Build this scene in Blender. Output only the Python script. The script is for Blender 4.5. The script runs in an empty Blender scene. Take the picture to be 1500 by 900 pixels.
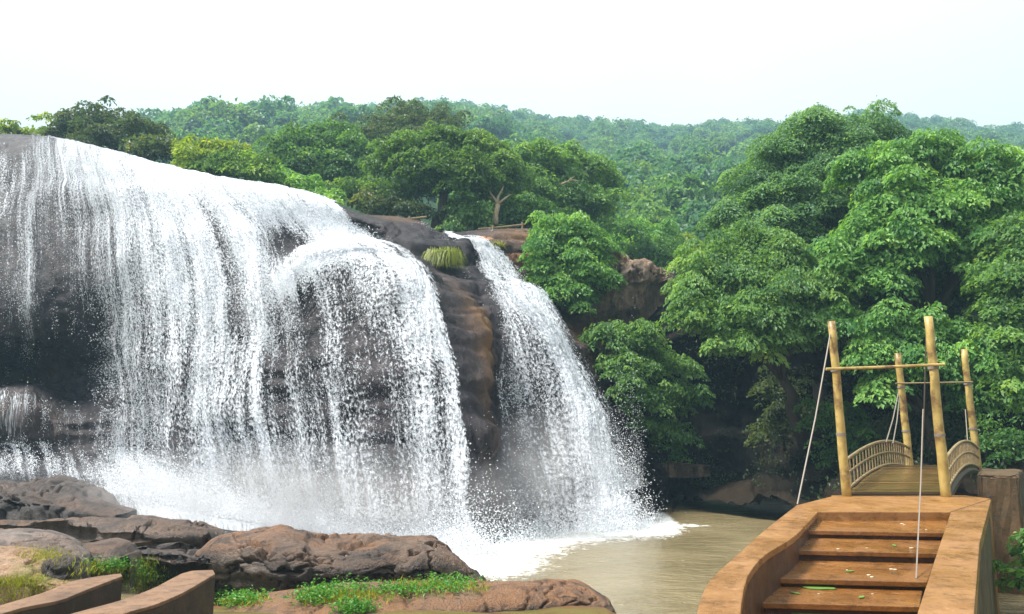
import bpy, bmesh, math, random
import numpy as np
from mathutils import Vector

S = bpy.context.scene
COL = S.collection
rnd = random.Random(7)
RNG = np.random.default_rng(11)

# ------------------------------------------------------------------ camera, sky, sun, exposure
F = 1167.0                      # focal length in photograph pixels (1500 wide)
PITCH = math.atan(165.0 / F)
CAMZ = 3.2
cam_d = bpy.data.cameras.new('camera')
cam = bpy.data.objects.new('camera', cam_d)
COL.objects.link(cam)
cam.location = (0, 0, CAMZ)
cam.rotation_euler = (math.radians(90) + PITCH, 0, 0)
cam_d.sensor_width = 36.0
cam_d.lens = 36.0 * F / 1500.0
cam_d.clip_start = 0.1
cam_d.clip_end = 3000
S.camera = cam

SUN_EL, SUN_AZ = math.radians(58), math.radians(262)     # azimuth measured clockwise from +Y
w = bpy.data.worlds.new('World'); S.world = w; w.use_nodes = True
nt = w.node_tree; nt.nodes.clear()
def wn(t): return nt.nodes.new(t)
sky = wn('ShaderNodeTexSky'); sky.sky_type = 'NISHITA'; sky.sun_disc = False
sky.sun_elevation = SUN_EL; sky.sun_rotation = SUN_AZ
sky.air_density = 1.0; sky.dust_density = 4.0; sky.ozone_density = 1.0
hs = wn('ShaderNodeHueSaturation'); hs.inputs['Saturation'].default_value = 0.35
# overcast cover: luminance rises from the horizon to the zenith as (1 + 2 sin e) / 3, with faint cloud tone
tcw = wn('ShaderNodeTexCoord'); sxw = wn('ShaderNodeSeparateXYZ'); nt.links.new(tcw.outputs['Generated'], sxw.inputs[0])
el = wn('ShaderNodeMath'); el.operation = 'MULTIPLY_ADD'; el.use_clamp = False
clz = wn('ShaderNodeClamp'); nt.links.new(sxw.outputs[2], clz.inputs[0]); nt.links.new(clz.outputs[0], el.inputs[0]); el.inputs[1].default_value = .667; el.inputs[2].default_value = .333
cn = wn('ShaderNodeTexNoise'); nt.links.new(tcw.outputs['Generated'], cn.inputs['Vector']); cn.inputs['Scale'].default_value = 2.6; cn.inputs['Detail'].default_value = 5
cm = wn('ShaderNodeMapRange'); nt.links.new(cn.outputs[0], cm.inputs[0]); cm.inputs[1].default_value = .3; cm.inputs[2].default_value = .7; cm.inputs[3].default_value = .94; cm.inputs[4].default_value = 1.05
em = wn('ShaderNodeMath'); em.operation = 'MULTIPLY'; nt.links.new(el.outputs[0], em.inputs[0]); nt.links.new(cm.outputs[0], em.inputs[1])
cv = wn('ShaderNodeVectorMath'); cv.operation = 'SCALE'; cv.inputs[0].default_value = (10.3, 10.35, 10.25); nt.links.new(em.outputs[0], cv.inputs['Scale'])
mixw = wn('ShaderNodeMixRGB'); mixw.inputs[0].default_value = 0.88
nt.links.new(cv.outputs[0], mixw.inputs[2])
bg = wn('ShaderNodeBackground'); bg.inputs['Strength'].default_value = 0.10
wo = wn('ShaderNodeOutputWorld')
nt.links.new(sky.outputs[0], hs.inputs['Color']); nt.links.new(hs.outputs[0], mixw.inputs[1])
nt.links.new(mixw.outputs[0], bg.inputs['Color']); nt.links.new(bg.outputs[0], wo.inputs['Surface'])

sun_d = bpy.data.lights.new('sun', 'SUN'); sun_d.energy = 5.0; sun_d.angle = math.radians(12)
sun_d.color = (1.0, 0.95, 0.87)
sun = bpy.data.objects.new('sun', sun_d); COL.objects.link(sun)
sdir = Vector((math.sin(SUN_AZ) * math.cos(SUN_EL), math.cos(SUN_AZ) * math.cos(SUN_EL), math.sin(SUN_EL)))
sun.rotation_euler = sdir.to_track_quat('Z', 'Y').to_euler()

S.view_settings.view_transform = 'Standard'; S.view_settings.look = 'None'
S.view_settings.gamma = 1.0; S.view_settings.exposure = 1.08
S.cycles.transparent_max_bounces = 24
S.cycles.max_bounces = 8
S.cycles.volume_bounces = 0
S.cycles.use_denoising = True

# ------------------------------------------------------------------ helpers
ct, st = math.cos(PITCH), math.sin(PITCH)
def at(px, py, Y):
    """world point on the line of sight of photograph pixel (px, py) at depth Y"""
    cx = (px - 750.0) / F; cy = (450.0 - py) / F
    s = Y / (ct - cy * st)
    return np.stack(np.broadcast_arrays(cx * s, Y + 0.0 * s, CAMZ + s * (cy * ct + st)), -1)
def at_z(px, py, z):
    cx = (px - 750.0) / F; cy = (450.0 - py) / F
    s = (z - CAMZ) / (cy * ct + st)
    return np.array([cx * s, s * (ct - cy * st), z])

def h3(ix, iy, iz, seed):
    n = (ix.astype(np.int64) * 374761393 + iy.astype(np.int64) * 668265263 + iz.astype(np.int64) * 2147483647 + seed * 144665) & 0xffffffff
    n = ((n ^ (n >> 13)) * 1274126177) & 0xffffffff
    n = ((n ^ (n >> 16)) * 2246822519) & 0xffffffff
    return ((n ^ (n >> 15)) & 0xffffff) / float(0xffffff)
def vnoise(P, scale=1.0, seed=0):
    P = np.asarray(P, float) * scale
    i = np.floor(P).astype(np.int64); f = P - i
    f = f * f * f * (f * (f * 6 - 15) + 10)
    r = 0
    for dx in (0, 1):
        for dy in (0, 1):
            for dz in (0, 1):
                wgt = (f[..., 0] if dx else 1 - f[..., 0]) * (f[..., 1] if dy else 1 - f[..., 1]) * (f[..., 2] if dz else 1 - f[..., 2])
                r = r + wgt * h3(i[..., 0] + dx, i[..., 1] + dy, i[..., 2] + dz, seed)
    return r * 2 - 1
def fbm(P, scale, octv=4, seed=0, gain=0.5):
    r = 0; a = 1.0
    for k in range(octv):
        r = r + a * vnoise(P, scale * 2.03 ** k, seed + 17 * k); a *= gain
    return r
def smooth(a, b, x):
    t = np.clip((np.asarray(x, float) - a) / (b - a), 0, 1); return t * t * (3 - 2 * t)

def tag(o, label=None, cat=None, group=None, kind=None):
    if label: o['label'] = label
    if cat: o['category'] = cat
    if group: o['group'] = group
    if kind: o['kind'] = kind
    return o
def empty(name, loc=(0, 0, 0)):
    o = bpy.data.objects.new(name, None); o.empty_display_size = 0.2
    COL.objects.link(o); o.location = loc; return o
def link(name, me, parent=None):
    o = bpy.data.objects.new(name, me); COL.objects.link(o)
    if parent is not None:
        o.parent = parent
    return o
def mesh_np(name, V, Q, mat, attrs=None, uv=None, smooth_sh=True):
    """V (n,3); Q (m,k) faces of equal size"""
    V = np.ascontiguousarray(V, dtype=np.float32); Q = np.ascontiguousarray(Q, dtype=np.int32)
    me = bpy.data.meshes.new(name); k = Q.shape[1]
    me.vertices.add(len(V)); me.vertices.foreach_set('co', V.ravel())
    me.loops.add(Q.size); me.loops.foreach_set('vertex_index', Q.ravel())
    me.polygons.add(len(Q)); me.polygons.foreach_set('loop_start', np.arange(0, Q.size, k, dtype=np.int32))
    me.polygons.foreach_set('use_smooth', np.full(len(Q), smooth_sh))
    me.update(calc_edges=True)
    for n, a in (attrs or {}).items():
        at_ = me.attributes.new(n, 'FLOAT', 'POINT'); at_.data.foreach_set('value', np.ascontiguousarray(a, dtype=np.float32).ravel())
    if uv is not None:
        l = me.uv_layers.new(name='UVMap'); l.data.foreach_set('uv', np.ascontiguousarray(uv[Q.ravel()], dtype=np.float32).ravel())
    if mat: me.materials.append(mat)
    return me
def grid_quads(nu, nv):
    i = np.arange(nu * nv).reshape(nu, nv)
    return np.stack([i[:-1, :-1], i[1:, :-1], i[1:, 1:], i[:-1, 1:]], -1).reshape(-1, 4)
def grid_normals(P):
    du = np.gradient(P, axis=0); dv = np.gradient(P, axis=1)
    n = np.cross(du, dv); n /= np.linalg.norm(n, axis=-1, keepdims=True) + 1e-9
    return n
class MB:
    """collects solid pieces for one mesh"""
    def __init__(s): s.bm = bmesh.new()
    def prism(s, poly, z0, z1):
        """poly: list of (x,y) counter-clockwise; z1 may be a list"""
        zt = z1 if isinstance(z1, (list, tuple)) else [z1] * len(poly)
        b = [s.bm.verts.new((p[0], p[1], z0)) for p in poly]; t = [s.bm.verts.new((p[0], p[1], z)) for p, z in zip(poly, zt)]
        n = len(poly); s.bm.faces.new(t); s.bm.faces.new(b[::-1])
        for i in range(n): s.bm.faces.new((b[i], b[(i + 1) % n], t[(i + 1) % n], t[i]))
        return s
    def tube(s, pts, rad, n=8, cap=True):
        pts = [Vector(p) for p in pts]; rings = []
        if not isinstance(rad, (list, tuple)): rad = [rad] * len(pts)
        for i, p in enumerate(pts):
            d = (pts[min(i + 1, len(pts) - 1)] - pts[max(i - 1, 0)]).normalized()
            a = d.cross(Vector((0.31, 0.95, 0.05)) if abs(d.y) < .9 else Vector((1, 0, 0.1))).normalized(); b = d.cross(a)
            rings.append([s.bm.verts.new(p + (a * math.cos(2 * math.pi * k / n) + b * math.sin(2 * math.pi * k / n)) * rad[i]) for k in range(n)])
        for r0, r1 in zip(rings, rings[1:]):
            for k in range(n): s.bm.faces.new((r0[k], r0[(k + 1) % n], r1[(k + 1) % n], r1[k]))
        if cap:
            s.bm.faces.new(rings[0][::-1]); s.bm.faces.new(rings[-1])
        return s
    def build(s, name, mat, parent=None, bevel=0, sub=0, smooth_sh=False):
        bmesh.ops.recalc_face_normals(s.bm, faces=s.bm.faces)
        if bevel:
            bmesh.ops.bevel(s.bm, geom=[e for e in s.bm.edges if e.calc_face_angle(0) > .5], offset=bevel, segments=2, affect='EDGES', profile=.6)
        me = bpy.data.meshes.new(name); s.bm.to_mesh(me); s.bm.free()
        if smooth_sh:
            me.polygons.foreach_set('use_smooth', [True] * len(me.polygons))
        me.materials.append(mat)
        return link(name, me, parent)

# ------------------------------------------------------------------ materials
class Mat:
    def __init__(s, name):
        s.m = bpy.data.materials.new(name); s.m.use_nodes = True; s.t = s.m.node_tree; s.t.nodes.clear()
        s.out = s.n('ShaderNodeOutputMaterial')
    def n(s, t, **kw):
        nd = s.t.nodes.new(t)
        for k, v in kw.items(): setattr(nd, k, v)
        return nd
    def l(s, a, b): s.t.links.new(a, b)
    def coords(s, which='Object'):
        return s.n('ShaderNodeTexCoord').outputs[which]
    def geo(s): return s.n('ShaderNodeNewGeometry').outputs['Position']
    def noise(s, vec, scale, detail=5, rough=.55, dist=0, stretch=None):
        if stretch:
            mp = s.n('ShaderNodeMapping'); mp.inputs['Scale'].default_value = stretch; s.l(vec, mp.inputs['Vector']); vec = mp.outputs[0]
        nd = s.n('ShaderNodeTexNoise'); s.l(vec, nd.inputs['Vector'])
        nd.inputs['Scale'].default_value = scale; nd.inputs['Detail'].default_value = detail
        nd.inputs['Roughness'].default_value = rough; nd.inputs['Distortion'].default_value = dist
        return nd.outputs[0]
    def ramp(s, fac, stops):
        r = s.n('ShaderNodeValToRGB'); s.l(fac, r.inputs[0]); e = r.color_ramp.elements
        while len(e) < len(stops): e.new(.5)
        for el, (p, c) in zip(e, stops):
            el.position = p; el.color = (c, c, c, 1) if isinstance(c, (int, float)) else (*c, 1)
        return r.outputs[0]
    def mix(s, fac, a, b, mode='MIX'):
        m = s.n('ShaderNodeMixRGB', blend_type=mode)
        for i, v in ((0, fac), (1, a), (2, b)):
            if isinstance(v, (int, float)): m.inputs[i].default_value = v if i == 0 else (v, v, v, 1)
            elif isinstance(v, tuple): m.inputs[i].default_value = (*v, 1)
            else: s.l(v, m.inputs[i])
        return m.outputs[0]
    def math(s, op, a, b=0, c=0):
        m = s.n('ShaderNodeMath', operation=op)
        for i, v in enumerate((a, b, c)):
            if isinstance(v, (int, float)): m.inputs[i].default_value = v
            else: s.l(v, m.inputs[i])
        return m.outputs[0]
    def attr(s, name): return s.n('ShaderNodeAttribute', attribute_name=name).outputs['Fac']
    def bsdf(s, color, rough=.7, bump=None, bstr=.5, bdist=.05, spec=.5, **kw):
        p = s.n('ShaderNodeBsdfPrincipled')
        for i, v in (('Base Color', color), ('Roughness', rough)):
            if isinstance(v, tuple): p.inputs[i].default_value = (*v, 1)
            elif isinstance(v, (int, float)): p.inputs[i].default_value = v
            else: s.l(v, p.inputs[i])
        p.inputs['Specular IOR Level'].default_value = spec
        for k, v in kw.items(): p.inputs[k].default_value = v
        if bump is not None:
            b = s.n('ShaderNodeBump'); b.inputs['Strength'].default_value = bstr; b.inputs['Distance'].default_value = bdist
            s.l(bump, b.inputs['Height']); s.l(b.outputs[0], p.inputs['Normal'])
        return p.outputs[0]
    def done(s, sh): s.l(sh, s.out.inputs['Surface']); return s.m

def rock_mat(name, dark, mid, light, stain, wet=.45, scale=1.0, streak=True, moss=None, spec=.45):
    m = Mat(name); p = m.geo()
    n1 = m.noise(p, .45 * scale, 7, .62, .4); n2 = m.noise(p, 3.1 * scale, 6, .65); n3 = m.noise(p, 16 * scale, 4, .7)
    c = m.ramp(n1, [(.32, dark), (.5, mid), (.68, light)])
    c = m.mix(m.ramp(n2, [(.35, .0), (.7, .75)]), c, dark)
    if streak:
        s_ = m.noise(p, 1.3 * scale, 5, .6, .3, stretch=(1, 1, .12))
        c = m.mix(m.ramp(s_, [(.5, 0), (.62, .7)]), c, tuple(x * .45 for x in dark))
    st_ = m.noise(p, .8 * scale, 4, .6, 1.0)
    ochre = m.math('MULTIPLY', m.attr('ochre'), m.ramp(st_, [(.3, .25), (.55, 1)]))
    c = m.mix(ochre, c, stain)
    c = m.mix(m.ramp(n3, [(.45, 0), (.8, .35)]), c, light)
    if not streak:
        n5 = m.noise(p, 1.7, 8, .72, 1.5, stretch=(.6, .8, 1.6))
        c = m.mix(m.ramp(n5, [(.52, 0), (.60, .7)]), c, dark)
        c = m.mix(m.ramp(m.noise(p, 48, 3, .7), [(.5, 0), (.7, .5)]), c, dark)
    if moss:
        g = m.n('ShaderNodeNewGeometry'); sx = m.n('ShaderNodeSeparateXYZ'); m.l(g.outputs['Normal'], sx.inputs[0])
        up = m.ramp(sx.outputs[2], [(.35, 0), (.75, 1)])
        c = m.mix(m.math('MULTIPLY', up, m.ramp(m.noise(p, 1.6, 5, .65), [(.5, 0), (.62, .9)])), c, moss)
    bump = m.math('ADD', m.math('MULTIPLY', n2, 1.0), m.math('MULTIPLY', n3, .6))
    r = m.ramp(n2, [(.3, wet), (.75, min(1, wet + .35))])
    return m.done(m.bsdf(c, r, bump, 1.0, .07, spec=spec))

M = {}
M['cliff'] = rock_mat('wet dark rock', (.009, .007, .009), (.027, .022, .027), (.070, .060, .066), (.17, .085, .028), .38, spec=.2)
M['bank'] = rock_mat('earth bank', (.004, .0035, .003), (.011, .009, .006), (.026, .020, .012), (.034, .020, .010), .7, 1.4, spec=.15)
M['boulder'] = rock_mat('brown boulder', (.012, .008, .006), (.074, .049, .036), (.205, .158, .125), (.21, .095, .035), .26, 2.0, False)
M['darkrock'] = rock_mat('dark wet boulder', (.008, .006, .006), (.034, .025, .022), (.095, .074, .066), (.2, .1, .05), .3, 2.0, False)
M['outcrop'] = rock_mat('fluted brown rock', (.05, .034, .024), (.23, .165, .115), (.42, .33, .24), (.3, .15, .06), .6, 1.8, True)
M['orange'] = rock_mat('orange rock', (.07, .03, .014), (.26, .115, .045), (.42, .24, .12), (.36, .13, .035), .6, 1.8, True)
M['tanslab'] = rock_mat('tan slab', (.12, .07, .04), (.34, .22, .13), (.46, .34, .23), (.4, .2, .1), .6, 2.2, False, (.12, .13, .015))
M['greyslab'] = rock_mat('grey slab', (.05, .04, .036), (.15, .125, .11), (.25, .22, .20), (.3, .15, .08), .5, 2.2, False)

def leaf_mat(name, lo, hi, warm=None, trans=.45):
    m = Mat(name)
    t = m.attr('tint')
    c = m.ramp(t, [(0.0, lo), (.55, tuple((a + b) / 2 for a, b in zip(lo, hi))), (.93, hi), (1.0, tuple((x + y) / 2 for x, y in zip(warm or hi, hi)))])
    d = m.bsdf(c, .5, spec=.35)
    tr = m.n('ShaderNodeBsdfTranslucent'); m.l(m.mix(1.0, c, (1.6, 1.5, .55), 'MULTIPLY'), tr.inputs['Color'])
    ms = m.n('ShaderNodeMixShader'); ms.inputs[0].default_value = trans
    m.l(d, ms.inputs[1]); m.l(tr.outputs[0], ms.inputs[2])
    return m.done(ms.outputs[0])
M['leaf_bright'] = leaf_mat('bright leaf', (.060, .175, .050), (.225, .430, .105), (.36, .48, .10))
M['leaf_mid'] = leaf_mat('mid leaf', (0.060, 0.150, 0.050), (0.200, 0.360, 0.095), (0.296, 0.365, 0.069))
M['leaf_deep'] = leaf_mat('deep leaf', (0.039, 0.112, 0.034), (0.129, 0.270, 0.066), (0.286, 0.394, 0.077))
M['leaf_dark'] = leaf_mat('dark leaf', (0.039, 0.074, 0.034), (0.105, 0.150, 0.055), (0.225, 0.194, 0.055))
M['leaf_olive'] = leaf_mat('olive leaf', (0.044, 0.106, 0.027), (0.150, 0.281, 0.062), (0.247, 0.312, 0.062))
M['leaf_yellow'] = leaf_mat('yellow green leaf', (0.084, 0.166, 0.016), (0.317, 0.404, 0.032), (0.560, 0.474, 0.032))
M['leaf_far'] = leaf_mat('far wood leaf', (.040, .125, .062), (.115, .250, .115), (.17, .27, .10))
M['leaf_blue'] = leaf_mat('grey green leaf', (.052, .135, .062), (.195, .360, .155), (.24, .36, .13))
M['grass'] = leaf_mat('grass blade', (.10, .14, .010), (.34, .33, .02), (.42, .36, .05), .3)
M['weed'] = leaf_mat('broad weed leaf', (.03, .13, .015), (.10, .28, .03), (.18, .32, .04), .3)
M['reed'] = leaf_mat('dry hanging grass', (.10, .13, .01), (.24, .29, .02), (.36, .17, .02), .3)

def bark_mat(name, a, b):
    m = Mat(name); p = m.geo()
    n = m.noise(p, 5, 6, .65, .3, stretch=(1, 1, .25))
    return m.done(m.bsdf(m.ramp(n, [(.3, a), (.7, b)]), .85, n, .8, .05))
M['bark'] = bark_mat('grey brown bark', (.02, .015, .011), (.065, .048, .036))
M['bark_pale'] = bark_mat('pale bark', (.16, .12, .075), (.42, .34, .22))

def paint_concrete(name, a, b, wear, rough, stain=.6):
    m = Mat(name); p = m.geo()
    n1 = m.noise(p, 1.1, 6, .6, .5); n2 = m.noise(p, 7, 6, .7); n3 = m.noise(p, 42, 3, .7); n4 = m.noise(p, 5.5, 9, .78, .2); n6 = m.noise(p, 90, 2, .6)
    c = m.ramp(n1, [(.3, a), (.68, b)])
    c = m.mix(m.ramp(n2, [(.5, 0), (.72, stain)]), c, wear)
    c = m.mix(m.ramp(n3, [(.55, 0), (.8, .3)]), c, tuple(x * .35 for x in a))
    c = m.mix(m.ramp(n4, [(.52, 0), (.60, .6)]), c, tuple(x * .6 for x in wear))
    c = m.mix(m.ramp(m.noise(p, 3.7, 8, .75), [(.57, 0), (.66, .4)]), c, tuple(min(.6, x * 1.5 + .06) for x in b))
    c = m.mix(m.ramp(n6, [(.5, 0), (.75, .45)]), c, tuple(x * .4 for x in a))
    r = m.ramp(m.noise(p, 1.9, 4, .6), [(.35, rough), (.65, min(1, rough + .35))])
    return m.done(m.bsdf(c, r, m.math('ADD', n2, m.math('MULTIPLY', n3, .6)), .5, .02))
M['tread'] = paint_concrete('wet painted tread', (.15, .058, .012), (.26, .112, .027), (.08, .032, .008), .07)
M['riser'] = paint_concrete('dark face paint', (.045, .018, .006), (.10, .042, .014), (.03, .016, .006), .35)  # much darker tone than the treads, for risers and left side wall
M['parapet'] = paint_concrete('worn parapet paint', (.20, .088, .022), (.32, .165, .062), (.12, .046, .011), .14, .5)
M['landing'] = paint_concrete('worn landing paint', (.20, .088, .018), (.31, .150, .042), (.12, .046, .011), .25, .5)
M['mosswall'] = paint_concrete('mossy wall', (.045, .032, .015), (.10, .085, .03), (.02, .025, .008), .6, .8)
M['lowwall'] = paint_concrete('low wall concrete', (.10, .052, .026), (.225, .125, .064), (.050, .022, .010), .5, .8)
M['darkwall'] = paint_concrete('dark low wall side', (.024, .013, .008), (.06, .034, .02), (.018, .018, .006), .5, .7)  # darker tone than the coping, for the wall body below it
M['block'] = paint_concrete('abutment concrete', (.045, .024, .008), (.10, .055, .018), (.022, .024, .007), .5, .8)
def pole_mat():
    m = Mat('bamboo painted pole'); p = m.geo()
    n = m.noise(p, 4, 5, .6, .4); n2 = m.noise(p, 30, 3, .6)
    c = m.ramp(n, [(.3, (.26, .165, .035)), (.62, (.44, .32, .10))])
    c = m.mix(m.ramp(m.noise(p, 2.2, 4, .7), [(.5, 0), (.62, .85)]), c, (.12, .055, .02))
    return m.done(m.bsdf(c, .45, n2, .3, .01))
M['pole'] = pole_mat()
def wood_mat(name, a, b, rough):
    m = Mat(name); p = m.geo()
    n = m.noise(p, 3, 6, .65, .3, stretch=(1, 5, 5)); r = m.n('ShaderNodeObjectInfo').outputs['Random']
    c = m.mix(m.math('MULTIPLY', r, .5), m.ramp(n, [(.3, a), (.7, b)]), tuple(x * .5 for x in a))
    return m.done(m.bsdf(c, rough, n, .4, .01))
M['plank'] = wood_mat('wet plank', (.075, .043, .014), (.19, .115, .042), .17)
M['rail'] = wood_mat('weathered railing', (.15, .10, .042), (.36, .27, .14), .5)
m_ = Mat('cable'); M['cable'] = m_.done(m_.bsdf((.20, .17, .14), .5))
m_ = Mat('dark edge'); M['edge'] = m_.done(m_.bsdf((.05, .035, .02), .5))
m_ = Mat('litter'); M['litter'] = m_.done(m_.bsdf((.62, .55, .42), .7))
m_ = Mat('algae'); M['algae'] = m_.done(m_.bsdf((.10, .19, .03), .5, m_.noise(m_.geo(), 40, 3), .6, .02))

def ground_mat():
    m = Mat('ground soil'); p = m.geo()
    n1 = m.noise(p, .5, 6, .6, .5); n2 = m.noise(p, 4, 6, .7); n3 = m.noise(p, 30, 3, .7)
    c = m.ramp(n1, [(.35, (.06, .030, .014)), (.65, (.13, .065, .03))])
    c = m.mix(m.ramp(n2, [(.5, 0), (.75, .6)]), c, (.07, .035, .018))
    green = m.math('MULTIPLY', m.attr('green'), m.ramp(m.noise(p, 1.5, 6, .7), [(.42, 0), (.56, 1)]))
    c = m.mix(green, c, (.12, .16, .02))
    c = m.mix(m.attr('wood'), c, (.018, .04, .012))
    return m.done(m.bsdf(c, m.mix(m.attr('wood'), .55, 1.0), m.math('ADD', n2, m.math('MULTIPLY', n3, .5)), .7, .05, spec=.12))
M['ground'] = ground_mat()

def pool_mat():
    m = Mat('murky pool water'); p = m.geo()
    n1 = m.noise(p, .35, 4, .5, .6)
    c = m.ramp(n1, [(.3, (.15, .120, .060)), (.7, (.235, .190, .105))])
    b1 = m.noise(p, 1.6, 5, .6, .7, stretch=(.8, 1.6, 1)); b2 = m.noise(p, 7, 4, .6, .5, stretch=(.8, 1.5, 1))
    fo = m.math('MULTIPLY', m.attr('foam'), 1.0)
    fn = m.noise(p, 3.2, 8, .75, 1.8)
    fa = m.ramp(m.math('ADD', m.math('MULTIPLY', fn, 1.5), m.math('SUBTRACT', m.math('MULTIPLY', fo, 1.25), 1.05)), [(.35, 0), (.52, 1)])
    c = m.mix(fa, c, m.ramp(m.noise(p, 2.2, 7, .7, 1.0), [(.3, (.30, .29, .26)), (.6, (.62, .65, .66))]))
    fleck = m.ramp(m.noise(p, 6.5, 3, .5, .3), [(.70, 0), (.73, .7)])
    c = m.mix(fleck, c, (.55, .50, .36))
    rr = m.mix(fa, .12, .8)
    return m.done(m.bsdf(c, rr, m.math('ADD', m.math('MULTIPLY', b1, 1.0), m.math('MULTIPLY', b2, .35)), .8, .14))
M['pool'] = pool_mat()

def water_mat(name, off, tint=(.68, .72, .78)):
    m = Mat(name); uv = m.n('ShaderNodeUVMap').outputs[0]
    mp = m.n('ShaderNodeMapping'); mp.inputs['Location'].default_value = (off, off * 1.7, 0); m.l(uv, mp.inputs[0]); uv = mp.outputs[0]
    s1 = m.noise(uv, 1.0, 5, .62, .55, stretch=(1.3, .13, 1))
    s2 = m.noise(uv, 1.0, 3, .6, .4, stretch=(5.5, .45, 1))
    sp = m.noise(uv, 1.0, 3, .62, .3, stretch=(13, 7.5, 1))
    v = m.math('ADD', m.math('MULTIPLY', m.math('SUBTRACT', s1, .5), 1.9), m.math('MULTIPLY', m.math('SUBTRACT', s2, .5), .8))
    v = m.math('ADD', v, m.math('MULTIPLY', m.math('SUBTRACT', sp, .5), 2.4))
    v = m.math('ADD', v, m.attr('cover'))
    a = m.ramp(v, [(.22, 0), (.5, .38), (.85, .93)])
    d = m.bsdf(tint, .45, m.math('ADD', m.math('MULTIPLY', s2, 2.0), sp), .9, .12, spec=.4)
    t = m.n('ShaderNodeBsdfTransparent'); ms = m.n('ShaderNodeMixShader')
    m.l(a, ms.inputs[0]); m.l(t.outputs[0], ms.inputs[1]); m.l(d, ms.inputs[2])
    return m.done(ms.outputs[0])
M['water1'] = water_mat('falling water inner', 0.0)
M['water2'] = water_mat('falling water outer', 13.7)
m_ = Mat('water drop'); d_ = m_.bsdf((.78, .81, .85), .35, spec=.5); M['drop'] = m_.done(d_)

# ------------------------------------------------------------------ terrain
RIDGE = np.array([(-900, 250), (-200, 240), (60, 238), (200, 210), (260, 190), (330, 182), (420, 182), (500, 188), (600, 180), (680, 176), (740, 176), (800, 188), (870, 195), (990, 200), (1140, 194),
                  (1310, 184), (1390, 190), (1440, 200), (1500, 203), (2400, 230)], float)
LIPX = np.array([(-30, 13.5), (-21, 13.3), (-15, 12.2), (-11, 11.0), (-7, 9.6), (-3.5, 8.6), (0, 8.0), (4, 7.2), (6, 5.5), (9, 4.5), (14, 4.0), (40, 4.0)])
FOOT = np.array([(-400, 36), (-21, 35), (-3, 35), (2, 36), (4, 37), (6, 40), (8, 40), (9.5, 39), (11, 37), (13, 35), (15, 33), (40, 30), (400, 30)])
def H(x, y):
    x = np.asarray(x, float); y = np.asarray(y, float)
    P = np.stack([x, y, 0 * x], -1)
    near = 1.22 - .17 * (y - 8) - .6 * smooth(1.0, 2.6, x) - .25 * smooth(0, 4, -y)
    near = np.where(y > 12.6, near - .45 * (y - 12.6), near) + .05 * fbm(P, .8, 3, 5)
    near = np.where(y < 8, np.minimum(near, 1.22 + .02 * (8 - y) - .6 * smooth(1.0, 2.6, x)), near)
    foot = np.interp(x, FOOT[:, 0], FOOT[:, 1]); cap = np.interp(x, LIPX[:, 0], LIPX[:, 1])
    d = y - foot
    px = 750 + F * x / np.maximum(y, 30) * 1.0
    ry = np.interp(px, RIDGE[:, 0], RIDGE[:, 1])
    zr = CAMZ + 300 * np.tan(np.arctan((450 - ry) / F) + PITCH) - 5.0
    rise = cap + (zr - cap) * np.clip((y - 42) / 258.0, 0, 1) ** 1.05
    rise = np.where(y > 300, zr - (y - 300) * .25, rise)
    rise = rise + smooth(60, 120, y) * 2.2 * fbm(P, .02, 3, 9)
    land = np.where(d < 0, -1.4 + .3 * d, np.minimum(-1.4 + 6.0 * d, rise))
    # right bank beside the bridge
    right = np.minimum(1.5, -.2 + .9 * (x - 9.2 - .10 * (y - 12))) + .1 * fbm(P, .7, 3, 21)
    right = np.where((x > 8.4) & (y < 26), right - .5 * np.maximum(y - 20, 0), -2)
    return np.maximum(np.maximum(near, land), np.maximum(right, -1.5))
def spaced(lo, hi, n, c, k):
    t = np.linspace(-1, 1, n); s_ = np.sinh(k * t) / math.sinh(k)
    return np.where(s_ < 0, c + s_ * (c - lo), c + s_ * (hi - c))
gx = spaced(-700, 700, 300, 1, 4.6); gy = spaced(-60, 900, 330, 14, 4.2)
GX, GY = np.meshgrid(gx, gy, indexing='ij')
GZ = H(GX, GY)
green = smooth(-3.5, -6, GX) * (GY < 13) * .9 + .35 * (GY < 16)
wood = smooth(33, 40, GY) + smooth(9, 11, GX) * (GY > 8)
me = mesh_np('ground', np.stack([GX, GY, GZ], -1).reshape(-1, 3), grid_quads(len(gx), len(gy)), M['ground'],
             {'green': green.ravel(), 'wood': np.clip(wood, 0, 1).ravel()})
tag(link('ground', me), 'red brown earth bank and wooded hillside around the pool', kind='structure')

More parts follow.
